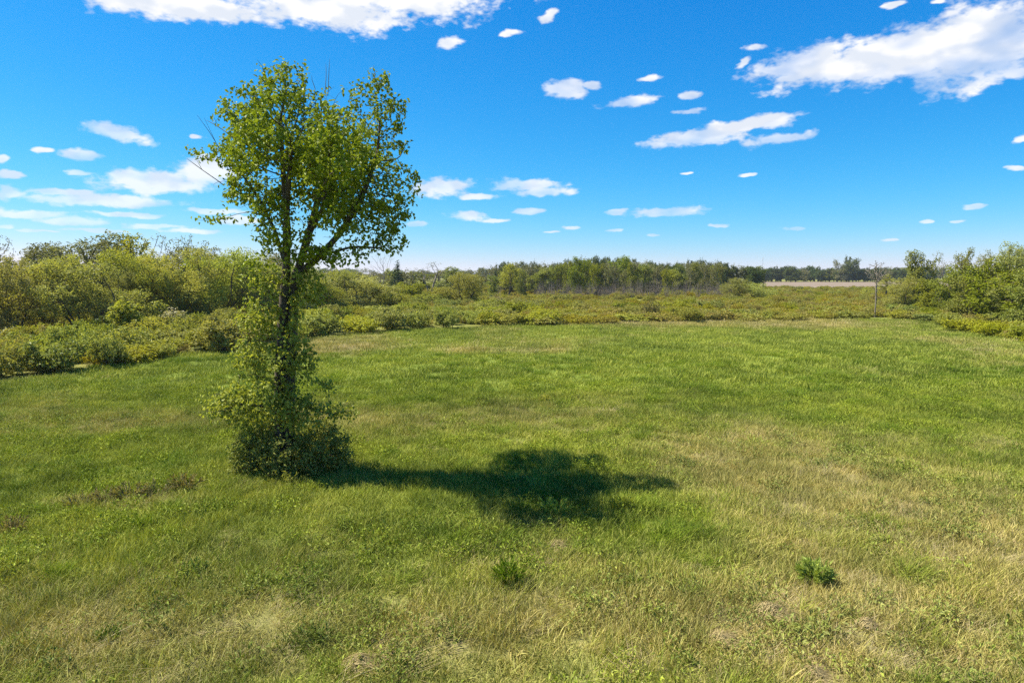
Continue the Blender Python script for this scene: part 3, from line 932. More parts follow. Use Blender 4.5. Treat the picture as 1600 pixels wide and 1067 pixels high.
def main_tree():
    rng = np.random.default_rng(2024)

    def w(px, py, dy=0.0):
        p = at_y(px, py, TY)
        return np.array([p[0] - TB[0], dy, p[2]])
    S = TY / F

    def lobe(px, py, rx, ry, dy=0.0, dep=None):
        c = w(px, py, dy)
        return (*c, rx * S, (dep if dep is not None else rx) * S, ry * S)
    crown = [lobe(440, 345, 38, 40, -1.0), lobe(480, 385, 34, 30, -.8), lobe(400, 300, 36, 34, -.6), lobe(385, 285, 36, 36, .8), lobe(600, 372, 36, 18, .4), lobe(318, 238, 20, 9, 0.2, 9), lobe(432, 170, 50, 62, 0.2), lobe(440, 118, 40, 24, 0, 28), lobe(470, 200, 62, 80, -0.8), lobe(512, 190, 26, 62, 0.4), lobe(580, 185, 48, 62, 0.3), lobe(592, 135, 34, 24, 0, 26), lobe(595, 245, 48, 60, -0.5),
             lobe(620, 285, 36, 26, 0.6), lobe(480, 290, 80, 70, 0.9), lobe(400, 235, 45, 55, -0.4), lobe(335, 238, 34, 17, 0.2, 16), lobe(352, 165, 20, 22, 0, 18), lobe(375, 185, 28, 40, 0.3), lobe(590, 335, 52, 38, 0.2),
             lobe(540, 340, 50, 45, -1.0), lobe(450, 370, 46, 46, -0.6), lobe(420, 320, 30, 50, 0.5), lobe(345, 345, 26, 13, 0, 14), lobe(606, 392, 26, 9, 0, 16), lobe(540, 400, 42, 20, -0.6), lobe(365, 300, 32, 24, -0.4, 22),
             lobe(520, 270, 55, 60, -1.6), lobe(480, 250, 60, 60, 2.0), lobe(570, 270, 45, 50, 1.8), lobe(420, 240, 40, 50, -1.6), lobe(640, 300, 18, 20, 0),
             lobe(470, 230, 60, 70, 3.2), lobe(560, 250, 50, 60, -3.0), lobe(450, 230, 50, 60, -3.0), lobe(540, 220, 45, 60, 3.0), lobe(630, 320, 26, 28, -.8), lobe(615, 215, 26, 40, .5)]
    crown += [lobe(x, y, a, b, rng.uniform(-.8, .8), a) for x, y, a, b in ((650, 275, 12, 9), (640, 345, 15, 9), (654, 312, 10, 8), (630, 158, 11, 12), (634, 215, 9, 12), (300, 230, 9, 6), (320, 352, 12, 7), (350, 150, 9, 9),
              (404, 100, 11, 8), (440, 95, 12, 6), (476, 103, 12, 7), (600, 115, 12, 7), (560, 122, 9, 7), (628, 392, 10, 5), (645, 250, 9, 8), (356, 262, 16, 10), (345, 300, 12, 9))]
    low = [lobe(452, 425, 24, 30, -.5), lobe(468, 470, 18, 30, -.4), lobe(430, 470, 18, 40, -.6), lobe(466, 525, 16, 36, -.5), lobe(455, 565, 22, 30, -.8), lobe(410, 440, 24, 46, -0.5), lobe(400, 500, 26, 36, -0.3), lobe(402, 556, 34, 38, -0.6), lobe(368, 630, 44, 34, -0.3), lobe(395, 660, 40, 26, 0.3), lobe(440, 600, 34, 44, -0.8), lobe(522, 646, 36, 21, 0.1), lobe(512, 598, 22, 11, 0.0),
           lobe(480, 560, 24, 34, -0.2), lobe(490, 450, 22, 34, 0.2), lobe(470, 640, 36, 36, -0.6), lobe(440, 520, 14, 50, -0.5)]
    at = np.vstack([in_lobes(rng, crown, 5200, 0.45), in_lobes(rng, low, 2100, 0.45)])
    stems = [[(-0.12, 0, -0.2), w(436, 660), w(436, 580, .05), w(440, 500, .05), w(446, 420, .1), w(448, 350, 0), w(446, 280, -.2), w(440, 200, -.1)],
             [(0.14, .12, -0.2), w(449, 660, .12), w(451, 580, .15), w(454, 500, .2), w(459, 430, .3), w(474, 370, .5), w(490, 300, .7), w(505, 230, .5)],
             [w(459, 430, .3), w(498, 400, .2), w(535, 360, 0), w(570, 300, -.1), w(590, 240, 0)],
             [w(446, 420, .1), w(425, 360, .3), w(400, 310, .3), w(368, 262, .2)],
             [w(474, 370, .5), w(510, 330, -.5), w(525, 270, -1.0)],
             [w(448, 350, 0), w(462, 300, -.8), w(470, 240, -1.0)],
             [w(498, 400, .2), w(550, 385, .1), w(600, 388, 0)],
             [w(436, 640), w(405, 630, -.3), w(380, 628, -.4)], [w(460, 620, .1), w(490, 640, 0), w(520, 648, 0)]]
    N, par = colonise(7, stems, at, 0.2, 0.22, trop=(0, 0, 0.10), wig=0.16, iters=220)
    R, cnt, ch = radii(N, par, 0.0055, 0.28)
    V, Q = tubes(N, par, R, (10, 6, 3), 0.55)
    root = bpy.data.objects.new('linden_tree', None)
    COL.objects.link(root)
    root.location = TB
    tag(root, 'tall lone green tree with leafy trunk standing in the open meadow', 'tree')
    obj('trunk', mesh_np('linden_trunk', V, [Q], M['bark'], True), root)
    ctr = w(480, 260)
    # some twigs stay thin of leaf, as in the lower middle of the crown
    LV, LF = foliate(rng, N, par, cnt, 9, 0.10, 0.135, 0.105, 4, ctr, 0.55, 0.8, 0.3, 'oval', 0.45)
    # leaves hang in sprays with gaps between them
    c3 = LV.reshape(-1, 6, 3)[:, 0]
    nz = 0.5 * fbm(c3[:, 0] / 0.55 + c3[:, 1] * 0.9, c3[:, 2] / 0.5 - c3[:, 1] * 0.6, 91, 3, .6) + 0.5 * fbm(c3[:, 1] / 0.5 + 9, c3[:, 2] / 0.55 + c3[:, 0] * 0.7, 92, 3, .6)
    lowpart = c3[:, 2] < w(450, 420)[2]
    keep = nz + rng.normal(0, 0.03, len(nz)) > np.where(lowpart, 0.40, 0.452)
    L6 = LV.reshape(-1, 6, 3)
    for nm, sel, mt in (('crown', keep & ~lowpart, 'tree_leaf'), ('trunk_sprouts', keep & lowpart, 'sprout')):
        V6 = L6[sel].reshape(-1, 3)
        i6 = np.arange(int(sel.sum()))[:, None] * 6
        o = obj(nm, mesh_np('linden_' + nm, V6, [np.vstack([i6 + np.array([[0, k, k + 1]]) for k in (1, 2, 3, 4)])], M[mt]), root)
        if nm == 'trunk_sprouts':
            o['label'] = 'lighter green sprouts wrapping the trunk'
    # bare dead shoots above the crown
    for px, py, qx, qy in ((398, 300, 308, 180), (372, 220, 322, 188), (512, 150, 515, 92), (508, 150, 509, 99), (585, 125, 584, 102), (492, 150, 487, 118), (400, 165, 398, 140), (350, 290, 292, 248)):
        a, b = w(px, py), w(qx, qy)
        pts = [a + (b - a) * f + rng.normal(0, 0.05, 3) * math.sin(f * 3.14) for f in np.linspace(0, 1, 6)]
        C = np.array(pts)
        if px < 400:
            C = np.vstack([C, C[3], C[3] + (b - a) * 0.3 + np.array([0.1, 0, 0.25])])
            pr = np.array([-1, 0, 1, 2, 3, 4, 3, 6])
        else:
            pr = np.arange(6) - 1
        tv, tq = tubes(C, pr, np.linspace(0.016, 0.007, len(C)), (4, 4, 4))
        obj('bare_twig', mesh_np('bare_twig', tv, [tq], M['deadbark']), root)
    # the rounded shrub round its foot
    def rel(px, py, dy):
        return w(px, py, dy)
    lob = [(*rel(405, 700, -.3), 1.0, 0.95, 0.8), (*rel(395, 722, -.5), 0.75, 0.7, 0.5), (*rel(455, 705, -.6), 0.8, 0.8, 0.75), (*rel(508, 700, -.1), 1.0, 1.0, 0.85), (*rel(530, 720, 0), 0.6, 0.7, 0.5), (*rel(480, 690, .8), 1.0, 0.8, 0.8),
           (*rel(425, 690, .7), 0.9, 0.8, 0.7), (*rel(470, 730, -.9), 0.9, 0.5, 0.4)]
    rg = np.random.default_rng(5)
    at = in_lobes(rg, lob, 1300, 0.4)
    at = at[at[:, 2] > 0.1]
    st = [[(x, y, -0.1), (x * 1.3, y * 1.2, 0.6)] for x, y in ((-0.9, -.3), (-0.5, .5), (.6, -.4), (1.2, .1), (.8, .7), (0, -.8))]
    N, par = colonise(9, st, at, 0.15, 0.17, trop=(0, 0, 0.05), wig=0.2)
    R, cnt, ch = radii(N, par, 0.004, 0.04)
    V, Q = tubes(N, par, R, (5, 4, 3))
    sh = bpy.data.objects.new('dogwood_shrub', None)
    COL.objects.link(sh)
    sh.location = TB
    tag(sh, 'dense rounded dark green shrub growing round the foot of the lone tree', 'shrub')
    obj('stems', mesh_np('foot_shrub_stems', V, [Q], M['willowbark'], True), sh)
    LV, LF = foliate(rg, N, par, cnt, 12, 0.08, 0.12, 0.075, 10, (0, 0, 0.4), 0.2, 0.7, 0.05)
    obj('foliage', mesh_np('foot_shrub_foliage', LV, [LF], M['base_shrub']), sh)


main_tree()

# ------------------------------------------------------------------ the thicket beyond the meadow
PR = random.Random(11)
G_W = 'willows of the thicket'
WL = 'bushy grey-green willow in the thicket beyond the lone tree'
WLS = {0: 'yellow-green willow directly behind the pale blossoming shrub', 1: 'broad bright willow beside the dark green upright shrub', 2: 'willow between the blossoming shrub and the broad bright willow',
       3: 'tall willow directly behind the larger yellow-green sapling', 4: 'tall willow behind the pale blossoming sapling', 5: 'spreading willow behind the dark olive rounded shrub', 6: 'willow directly behind the leafy trunk of the lone tree'}
for k, (px, b, t, w, kd) in enumerate([
        (25, 541, 402, 125, 'willow0'), (130, 537, 398, 150, 'willow1'), (72, 532, 410, 115, 'willow2'), (218, 524, 391, 115, 'willow3'), (275, 516, 386, 120, 'willow0'), (345, 512, 389, 125, 'willow1'), (398, 507, 398, 110, 'willow2'),
        (178, 528, 415, 95, 'willow0'), (-60, 548, 400, 150, 'willow1'), (-150, 556, 392, 160, 'willow3'), (310, 508, 400, 95, 'willow3'), (240, 512, 400, 100, 'willow2'), (455, 500, 408, 95, 'willow1'), (-250, 566, 390, 170, 'willow0')]):
    put_px(kd, 'willow_tree', px, b - (13 if b > 520 else 8 if b > 505 else 2), t, w, WLS.get(k, WL), 'tree', G_W, seed=k)
GB = 'trees standing behind the willows'
for k, (px, b, t, w, kd, lab) in enumerate([
        (150, 494, 366, 150, 'greywillow0', 'broad domed grey tree rising highest behind the willows'), (58, 494, 386, 90, 'greywillow1', None), (350, 492, 388, 90, 'greywillow0', None), (420, 490, 396, 80, 'greywillow1', None),
        (100, 493, 380, 100, 'greywillow1', None), (190, 492, 378, 80, 'greywillow0', None), (305, 491, 386, 80, 'greywillow1', None), (-40, 494, 382, 110, 'greywillow0', None), (-130, 494, 378, 120, 'greywillow1', None),
        (10, 492, 368, 60, 'sparse0', 'thin half-leafed tree whose twigs show sky behind the willows'), (258, 491, 364, 52, 'sparse1', 'thin half-leafed tree whose twigs show sky behind the willows'), (298, 491, 367, 52, 'sparse0', 'thin half-leafed tree whose twigs show sky behind the willows'),
        (390, 489, 388, 50, 'sparse1', 'thin half-leafed tree whose twigs show sky behind the willows'),
        (218, 497, 365, 62, 'yellowtree', 'bright yellow-green tree standing out behind the grey-green willows'), (470, 480, 408, 70, 'greywillow0', None)]):
    put_px(kd, 'willow_tree' if 'grey' in kd else 'yellow_green_tree' if 'yellow' in kd else 'thin_tree', px, b, t, w, lab or 'grey-green tree top showing over the willow thicket', 'tree', GB, seed=k)
put_px('sapling', 'sapling_tree', 197, 537, 467, 46, 'bright yellow-green sapling in front of the willows, larger of two', 'sapling')
put_px('sapling', 'sapling_tree', 246, 520, 468, 30, 'small yellow-green sapling in front of the dark gap between willows', 'sapling', rz=2.0)
put_px('palesapling', 'sapling_tree', 272, 524, 480, 38, 'pale whitish blossoming sapling at the edge of the willow thicket', 'sapling')
put_px('paleshrub', 'blossoming_shrub', 12, 545, 512, 44, 'pale blossoming shrub at the foot of the willows', 'shrub')
put_px('darkshrub', 'dark_shrub', 163, 545, 494, 62, 'dark green upright shrub beside the yellow-green sapling', 'shrub')
put_px('oliveshrub0', 'round_shrub', 355, 549, 498, 90, 'dark olive rounded shrub beside the lone tree at the meadow edge', 'shrub')

# middle: thicket, cedar, bare trees
for k, (px, b, t, w, kd) in enumerate([(520, 492, 420, 100, 'willow3'), (565, 489, 430, 100, 'willow0'), (600, 488, 440, 80, 'willow1'), (500, 495, 438, 70, 'willow2')]):
    put_px(kd, 'willow_tree', px, b, t, w, ('tallest of the low olive willows just past the lone tree', 'rounded olive willow midway between the lone tree and the cedar', 'small olive willow below the grey leafless tree and the cedar',
                                            'small olive willow close behind the trunk of the lone tree')[k], 'tree', 'low willows past the lone tree', seed=k)
put_px('cedar', 'cedar_tree', 622, 462, 407, 26, 'narrow dark green cedar rising above the low thicket', 'tree')
put_px('bare0', 'bare_tree', 597, 466, 396, 44, 'grey leafless tree beside the narrow dark cedar', 'tree')
put_px('sparse1', 'thin_tree', 672, 462, 409, 50, 'thinly leafed grey tree between the cedar and the round willow', 'tree')
put_px('willow1', 'round_willow_tree', 722, 478, 426, 84, 'round silvery green willow bush standing by itself over low shrubs', 'tree')
put_px('bare1', 'bare_tree', 778, 482, 452, 30, 'small leafless tree among low shrubs beside the round willow', 'tree')
put_px('freshshrub0', 'green_shrub', 640, 470, 440, 40, 'green upright shrub at the foot of the cedar', 'shrub')
for k, (px, b, t, w, kd) in enumerate([(560, 460, 425, 40, 'woodfresh0'), (640, 458, 420, 36, 'woodgrey'), (700, 458, 417, 44, 'woodfresh1'), (730, 456, 420, 40, 'woodgrey'), (755, 457, 416, 36, 'woodgrey'), (770, 458, 412, 34, 'bare0'), (660, 457, 424, 40, 'woodfresh1'),
                                       (685, 456, 420, 36, 'woodgrey'), (590, 458, 424, 44, 'woodgrey'), (530, 460, 420, 50, 'woodgrey'), (612, 457, 420, 40, 'woodfresh1')]):
    put_px(kd, 'woodland_tree', px, b, t, w, 'small woodland tree behind the low thicket and the cedar', 'tree', 'trees behind the thicket', seed=k)

# the wood in the middle distance
TOP = np.array([(770, 416), (800, 409), (860, 414), (905, 404), (970, 404), (1030, 411), (1060, 412), (1100, 407), (1150, 414), (1190, 420)], float)
G_M = 'trees of the wood across the marsh'
mid = []
for row, (b, step, dt) in enumerate(((461.5, 14, 8), (457.5, 12, 3), (453.5, 11, 0))):
    px = 772.0 + row * 4
    while px < 1188:
        kd = PR.choice((['woodfresh0', 'woodgrey', 'fresh0', 'woodfresh1', 'woodgrey'], ['woodgrey', 'woodfresh1', 'wood1', 'woodgrey'], ['wood0', 'wood1', 'woodgrey', 'wood2'])[row])
        if row < 2 and px > 1130:
            px += step
            continue
        mid.append((px, b + PR.uniform(-1, 1), np.interp(px, TOP[:, 0], TOP[:, 1]) - 4 + dt * PR.uniform(0.0, 2.2) + PR.uniform(0, 4), PR.uniform(17, 30), kd))
        px += step * PR.uniform(0.6, 1.35)
LM = {'fresh': 'fresh green tree in the wood across the marsh', 'grey': 'grey-green thinly leafed tree in the wood across the marsh', 'dark': 'dark green broad tree at the back of the wood across the marsh'}
for k, (px, b, t, w, kd) in enumerate(mid):
    put_px(kd, 'woodland_tree', px, b, t, w, LM['grey' if 'grey' in kd else 'fresh' if 'fresh' in kd else 'dark'], 'tree', G_M, seed=k)
put_px('yellowtree', 'yellow_green_tree', 795, 463, 411, 34, 'yellow-green tree at the end of the wood across the marsh', 'tree')
put_px('fresh1', 'tall_green_tree', 905, 463, 401, 34, 'tall bright green tree at the front of the wood across the marsh', 'tree')
put_px('fresh0', 'tall_green_tree', 968, 460, 400, 26, 'slim bright green tree topping the wood across the marsh', 'tree')
put_px('fresh1', 'round_green_tree', 1064, 458, 413, 34, 'bright green tree standing before the dark trees of the wood', 'tree')
for k in range(58):                                      # bare grey brush at the foot of the wood
    px = 838 + k * 5.3 + PR.uniform(-4, 4)
    put_px('barebrush', 'bare_brush', px, 466.5 + PR.uniform(-2, 1.5), 437 + PR.uniform(-6, 9), PR.uniform(12, 20), 'leafless purple-grey brush along the foot of the wood', 'brush', 'bare brush before the wood', seed=k)
put_px('willow0', 'marsh_willow_tree', 1150, 470, 434, 42, 'dark-stemmed bushy willow at the open end of the wood', 'tree')
put_px('willow3', 'marsh_willow_tree', 1184, 470, 441, 46, 'low spreading willow beside the tan stubble field', 'tree')
put_px('brownshrub0', 'brown_shrub', 1018, 500, 466, 34, 'brownish twiggy shrub standing tall in the marsh', 'shrub')

# far side of the stubble field, and the long far tree line
for k in range(44):
    px = 1176 + k * 6.4 + PR.uniform(-3, 3)
    put_px(PR.choice(['wood0', 'wood1', 'wood2', 'woodfresh1', 'woodgrey']), 'woodland_tree', px, 440.5 + PR.uniform(-0.7, 0.3), 418 + PR.uniform(-3, 3.5), PR.uniform(15, 24), 'woodland tree in the dark line behind the tan stubble field', 'tree', 'trees behind the stubble field', seed=k)
put_px('wood0', 'tall_woodland_tree', 1327, 440.6, 400, 26, 'tall dark tree rising above the line behind the stubble field', 'tree')
put_px('woodgrey', 'tall_woodland_tree', 1307, 440.6, 404, 16, 'slim grey tree beside the tall dark tree behind the stubble field', 'tree')
for k in range(150):
    px = -420 + k * 16.2 + PR.uniform(-7, 7)
    put_px(PR.choice(['wood0', 'wood1', 'wood2', 'woodgrey']), 'woodland_tree', px, 436.6 + PR.uniform(-0.8, 0.5), 421 + 2.5 * math.sin(px * 0.021) + PR.uniform(-2.5, 2.5), PR.uniform(19, 28), 'distant woodland tree on the far horizon', 'tree', 'far line of trees on the horizon', seed=k)


def mast():
    p = at_y(1191, 436, 1400.0)
    top = at_y(1191, 402, 1400.0)[2]
    root = bpy.data.objects.new('radio_mast', None)
    COL.objects.link(root)
    root.location = (p[0], p[1], 0)
    tag(root, 'thin grey lattice radio mast above the distant trees', 'mast')
    mt = bpy.data.materials.new('galvanised_steel')
    mt.use_nodes = True
    t = NT(mt.node_tree)
    n = t.noise(t.node('ShaderNodeTexCoord').outputs['Object'], 2.0)
    bs = t.n['Principled BSDF']
    t.l.new(t.mix(n, (0.25, 0.26, 0.28), (0.40, 0.41, 0.43)), bs.inputs['Base Color'])
    bs.inputs['Roughness'].default_value = 0.5
    cs = [np.array([0.5 * math.cos(a), 0.5 * math.sin(a), 0]) for a in (0.3, 2.394, 4.489)]
    for c in cs:
        V, Q = tubes(np.array([c, c + [0, 0, top]]), np.array([-1, 0]), np.array([0.12, 0.2]), (5, 5, 5))
        obj('leg', mesh_np('mast_leg', V, [Q], mt), root)
    C, pr = [], []
    for k in range(int(top / 1.2)):
        for j in range(3):
            C += [cs[j] + [0, 0, k * 1.2], cs[(j + 1) % 3] + [0, 0, k * 1.2 + 1.2]]
            pr += [-1, len(C) - 2]
    V, Q = tubes(np.array(C), np.array(pr), np.full(len(C), 0.05), (3, 3, 3))
    obj('bracing', mesh_np('mast_bracing', V, [Q], mt), root)


mast()

# ------------------------------------------------------------------ trees at the other end of the meadow
put_px('deadtree', 'dead_tree', 1367, 496, 407, 48, 'dead grey leafless tree standing alone at the edge of the marsh', 'tree', rz=0.7)
put_px('yellowtree', 'yellow_green_tree', 1383, 466, 428, 26, 'small yellow-green tree behind the dead leafless tree', 'tree')
G_R = 'trees at the end of the meadow'
for k, (px, b, t, w, kd, lab) in enumerate([
        (1434, 487, 391, 36, 'fresh0', 'slender pale green tree with open crown near the dead tree'), (1464, 484, 392, 36, 'sparse1', 'thin grey half-leafed tree beside the slender pale green tree'),
        (1505, 488, 388, 36, 'fresh1', 'tall bushy green tree with tufted top among the yellow-green trees'), (1412, 488, 432, 44, 'willow2', 'small grey-green willow at the foot of the slender tree'),
        (1480, 496, 414, 52, 'fresh1', None), (1540, 503, 402, 62, 'fresh0', None), (1590, 508, 380, 84, 'willow1', None), (1650, 512, 385, 120, 'willow3', None), (1560, 498, 388, 66, 'willow0', None), (1520, 502, 425, 70, 'fresh1', None),
        (1575, 514, 420, 80, 'fresh0', None), (1620, 518, 405, 90, 'fresh1', None), (1700, 520, 390, 120, 'willow0', None), (1450, 492, 436, 54, 'fresh1', None), (1790, 528, 385, 140, 'willow2', None), (1605, 520, 440, 60, 'fresh1', None)]):
    put_px(kd, 'green_tree', px, b, t, w, lab or 'yellow-green leafy tree in the grove past the dead tree', 'tree', None if lab else G_R, seed=k)

# ------------------------------------------------------------------ low shrubs along the meadow edge and over the marsh


def band(n, x0, x1, depth, kinds, hts, wds, labels, group, seed, name):
    rr = random.Random(seed)
    pts = []
    for k in range(n):
        best = None
        for tr in range(14):
            px = rr.uniform(x0, x1)
            q = rr.random() ** 1.25
            py = edge_px(px) - 1.5 - q * depth(px)
            p = g(px, py)
            dm = min([math.hypot(p[0] - a, p[1] - b) for a, b in pts] or [99])
            if best is None or dm > best[0]:
                best = (dm, px, py, p)
        p = best[3]
        pts.append((p[0], p[1]))
        kd = rr.choices(list(kinds), list(kinds.values()))[0]
        put(kd, name, p[0], p[1], rr.uniform(*hts) * PROTO[kd][1] / 1.8, rr.uniform(*wds), labels[kd[:5]], 'shrub', group, seed=k)


band(78, -90, 480, lambda px: 46 if px < 330 else 38, {'oliveshrub0': 3, 'oliveshrub1': 3, 'yellowshrub0': 2.6, 'freshshrub0': 1, 'brownshrub0': 0.7}, (1.3, 3.1), (2.4, 4.2),
     {'olive': 'olive green low shrub in the band below the willows', 'yello': 'yellow-green low shrub in the band below the willows', 'fresh': 'fresh green low shrub in the band below the willows', 'brown': 'brownish thinly leafed shrub in the band below the willows'},
     'shrubs below the willows', 1, 'low_shrub')
band(95, 470, 860, lambda px: 44 if px < 760 else 30, {'oliveshrub0': 3, 'oliveshrub1': 3, 'yellowshrub0': 1.5, 'freshshrub0': 1, 'brownshrub0': 0.5}, (1.6, 3.0), (3.0, 5.2),
     {'olive': 'olive green shrub in the hedge-like band past the lone tree', 'yello': 'yellow-green shrub in the hedge-like band past the lone tree', 'fresh': 'fresh green shrub in the hedge-like band past the lone tree', 'brown': 'brownish shrub in the hedge-like band past the lone tree'},
     'shrubs past the lone tree', 2, 'low_shrub')
band(120, 840, 1420, lambda px: 20, {'marshshrub0': 3, 'marshshrub1': 3, 'oliveshrub1': 0.6}, (1.5, 2.7), (3.2, 5.5),
     {'marsh': 'olive yellow knee-high shrub at the front of the marsh', 'olive': 'taller olive green shrub at the front of the marsh'}, 'shrubs at the front of the marsh', 3, 'marsh_shrub')
band(42, 1400, 1720, lambda px: 24, {'yellowshrub0': 3, 'freshshrub0': 2, 'oliveshrub1': 1}, (1.3, 2.6), (2.4, 4.5),
     {'yello': 'yellow-green low shrub before the grove at the meadow end', 'fresh': 'fresh green low shrub before the grove at the meadow end', 'olive': 'olive low shrub before the grove at the meadow end'}, 'shrubs before the grove', 4, 'low_shrub')


def marsh():
    rng = np.random.default_rng(404)
    for nm, kd, n, lab in (('marsh_scrub', 'marshshrub0', 4200, 'olive yellow scrub covering the marsh as one mass'), ('marsh_undergrowth', 'marshshrub1', 4200, 'low rusty green undergrowth covering the marsh'), ('marsh_green_scrub', 'oliveshrub1', 900, 'green patches of scrub in the marsh')):
        x = rng.uniform(-330, 330, n * 2)
        y = 45 + (320 - 45) * rng.random(n * 2) ** 0.9
        px, py = to_px(x, y)
        k = (py < edge_px(px) - 4) & (px > -150) & (px < 1750)
        if nm == 'marsh_green_scrub':
            k &= fbm(x / 30, y / 30, 71, 3) > 0.55
        else:
            k &= fbm(x / 12, y / 16, 72 + len(kd), 3) > 0.36
        x, y = x[k][:n], y[k][:n]
        m = len(x)
        s = rng.uniform(0.7, 1.3, m)
        rot = np.stack([np.zeros(m), np.zeros(m), rng.uniform(0, 6.28, m)], 1)
        scl = np.stack([s * 1.25, s * 1.25, s * rng.uniform(0.6, 1.6, m)], 1)
        scatter(nm, PROTO[kd][0][1][1], np.stack([x, y, np.full(m, -0.05)], 1), rot, scl, np.full(m, .5), np.full(m, .5), lab, 'scrub')


marsh()

# ------------------------------------------------------------------ single weeds and dead-grass heaps in the meadow


def weed(px, py, wpx, hpx, mat, label, name, cat, seed, n=420, slim=0.28, group=None):
    """a clump of upright stalks with lance-shaped leaves"""
    rg = np.random.default_rng(seed)
    p = g(px, py)
    sc = p[1] / F
    W, H = wpx * sc * 0.5, hpx * sc * 0.9
    ns = 26
    a, q = rg.uniform(0, 6.283, ns), np.sqrt(rg.random(ns))
    B = np.stack([q * np.cos(a) * W * 0.45, q * np.sin(a) * W * 0.45, np.full(ns, -0.05)], 1)
    T = np.stack([q * np.cos(a) * W * 1.0, q * np.sin(a) * W * 1.0, H * (1 - 0.35 * q ** 2) * rg.uniform(0.75, 1.1, ns)], 1)
    root = bpy.data.objects.new(name, None)
    COL.objects.link(root)
    root.location = (p[0], p[1], float(relief(p[0], p[1])))
    tag(root, label, cat, group)
    C, pr = [], []
    for b, t_ in zip(B, T):
        i = len(C)
        C += [b, b * 0.5 + t_ * 0.5 + np.array([0, 0, H * 0.1]), t_]
        pr += [-1, i, i + 1]
    V, Q = tubes(np.array(C), np.array(pr), np.full(len(C), 0.006), (3, 3, 3))
    obj('stems', mesh_np('weed_stems', V, [Q], M['grass'] if mat != 'brownleaf' else M['deadbark']), root)
    k = rg.integers(0, ns, n)
    f = rg.uniform(0.15, 1.0, n)[:, None]
    P = B[k] * (1 - f) + T[k] * f + rg.normal(0, 0.02, (n, 3))
    out = unit(P * np.array([1, 1, 0.3]))
    V, F3 = leaves(rg, P, out + np.array([0, 0, 0.45]), np.tile([0, 0, 1.0], (n, 1)), max(0.09, 0.28 * H), max(0.09, 0.28 * H) * slim, jitter=0.5)
    obj('leaves', mesh_np('weed_leaves', V, [F3], M[mat]), root)


weed(1272, 912, 50, 48, 'bluegreen', 'blue-green leafy weed clump alone in the meadow grass', 'weed_clump', 'weed', 1, 900, 0.24)
weed(794, 922, 50, 48, 'weed', 'dark green bristly weed clump standing between dead-grass streaks', 'weed_clump', 'weed', 2, 520, 0.16)
weed(868, 803, 56, 30, 'bluegreen', 'sunlit pale green weed clump at the edge of the tree shadow', 'weed_clump', 'weed', 3, 420, 0.25)
weed(972, 800, 40, 28, 'fresh', 'sunlit green weed clump under the end of the tree shadow', 'weed_clump', 'weed', 4, 380, 0.25)
weed(306, 892, 44, 26, 'weed', 'low dark weed clump in the green sward before the lone tree', 'weed_clump', 'weed', 5, 360, 0.3)
weed(590, 832, 40, 22, 'weed', 'dark green weed tuft below the shadow of the trunk', 'weed_clump', 'weed', 6, 300, 0.25)
weed(850, 628, 20, 16, 'yellow', 'small yellow-green plant in the dark green middle of the meadow', 'weed_clump', 'weed', 7, 200, 0.4)
weed(170, 1002, 46, 26, 'weed', 'dark weed tuft beside a brown dead-grass heap', 'weed_clump', 'weed', 8, 300, 0.25)
weed(990, 920, 36, 20, 'weed', 'small dark weed tuft between the bristly and the blue-green clumps', 'weed_clump', 'weed', 9, 300, 0.25)
weed(440, 752, 120, 26, 'fresh', 'pale leafy weeds growing before the shrub at the tree foot', 'weed_clump', 'weed', 10, 420, 0.3)
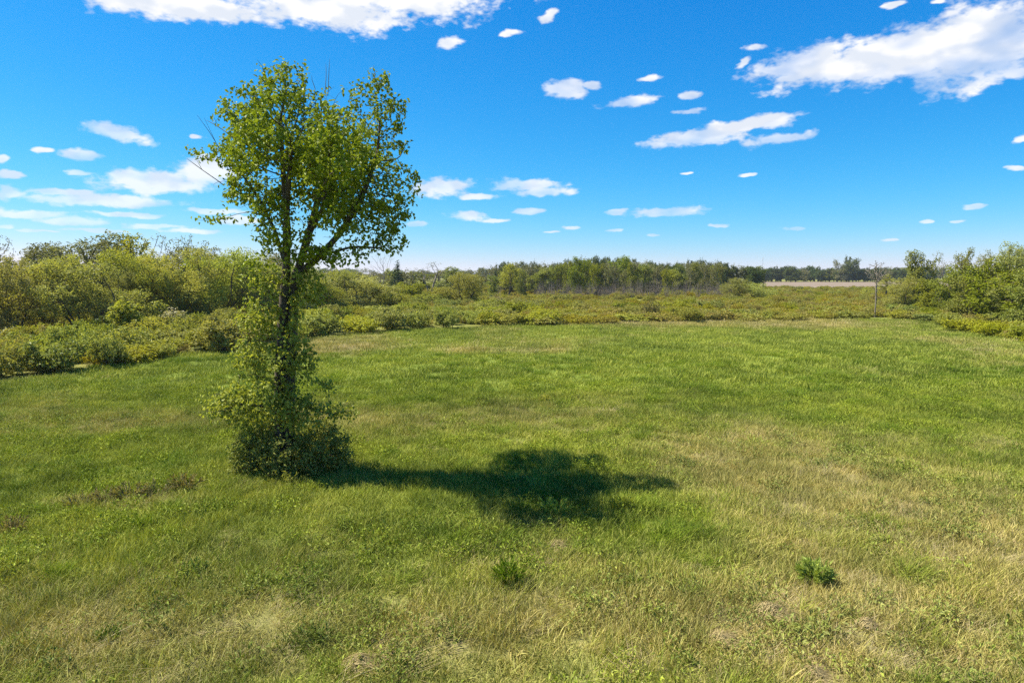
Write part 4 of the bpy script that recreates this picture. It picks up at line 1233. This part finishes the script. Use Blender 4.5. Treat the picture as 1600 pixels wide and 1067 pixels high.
for k, (px, py, w_, h_) in enumerate(((125, 796, 54, 26), (165, 788, 50, 28), (203, 783, 54, 34), (245, 777, 54, 26), (292, 771, 50, 32), (20, 834, 50, 30))):
    weed(px, py, w_, h_, 'brownleaf', 'brown withered weed clump on the low ridge beside the lone tree' if k < 5 else 'brown withered weed clump apart from the low ridge', 'withered_weed', 'weed', 20 + k, 240, 0.3, 'withered weeds on the ridge' if k < 5 else None)


def heap(px, py, wpx, label, seed):
    rg = np.random.default_rng(seed)
    p = g(px, py)
    R = wpx * p[1] / F * 0.5
    n = 260
    V, q, tri = blades(rg, n, R * 0.8, R * 1.2, 0.010, 0.7, 0.8, (0.75, 0.25), 0.75)
    rr = np.hypot(V[:, 0], V[:, 1])
    V[:, 2] += 0.22 * np.exp(-(rr / (R * 0.7)) ** 2) * rg.uniform(0.6, 1.1)
    o = obj('dead_grass_heap', mesh_np('dead_grass_heap', V, [q, tri], M['thatch']))
    o.location = (p[0], p[1], float(relief(p[0], p[1])) + 0.05)
    tag(o, label, 'dead grass')


heap(1200, 968, 76, 'pale heap of matted dead grass below the blue-green weed clump', 1)
heap(1352, 982, 44, 'small dark brown heap of dead grass beside a pale heap', 2)
heap(1125, 1008, 70, 'brown flattened heap of dead grass with sticks', 3)
heap(1270, 1060, 60, 'pinkish brown mound of dead grass at the meadow front', 4)
heap(560, 1040, 80, 'tan mat of dead grass in the sward before the lone tree', 5)
heap(870, 855, 60, 'tan mat of dead grass between the tree shadow and the bristly clump', 6)


# ------------------------------------------------------------------ the air


def haze():
    x0, x1, y0, y1, z0, z1 = -6100, 6100, -500, 8100, -1.5, 47.0
    V = [(x, y, z) for z in (z0, z1) for y in (y0, y1) for x in (x0, x1)]
    m = bpy.data.materials.new('thin_haze')
    m.use_nodes = True
    t = NT(m.node_tree)
    t.n.clear()
    v = t.node('ShaderNodeVolumePrincipled', {'Color': (0.80, 0.92, 1.0, 1.0), 'Density': 0.00008, 'Anisotropy': 0.2})
    out = t.node('ShaderNodeOutputMaterial')
    t.l.new(v.outputs[0], out.inputs['Volume'])
    me = mesh_np('haze', V, [[(0, 2, 3, 1), (4, 5, 7, 6), (0, 1, 5, 4), (2, 6, 7, 3), (0, 4, 6, 2), (1, 3, 7, 5)]], m)
    tag(obj('haze', me), 'thin pale summer haze over the meadow and woods', 'haze', kind='stuff')


haze()
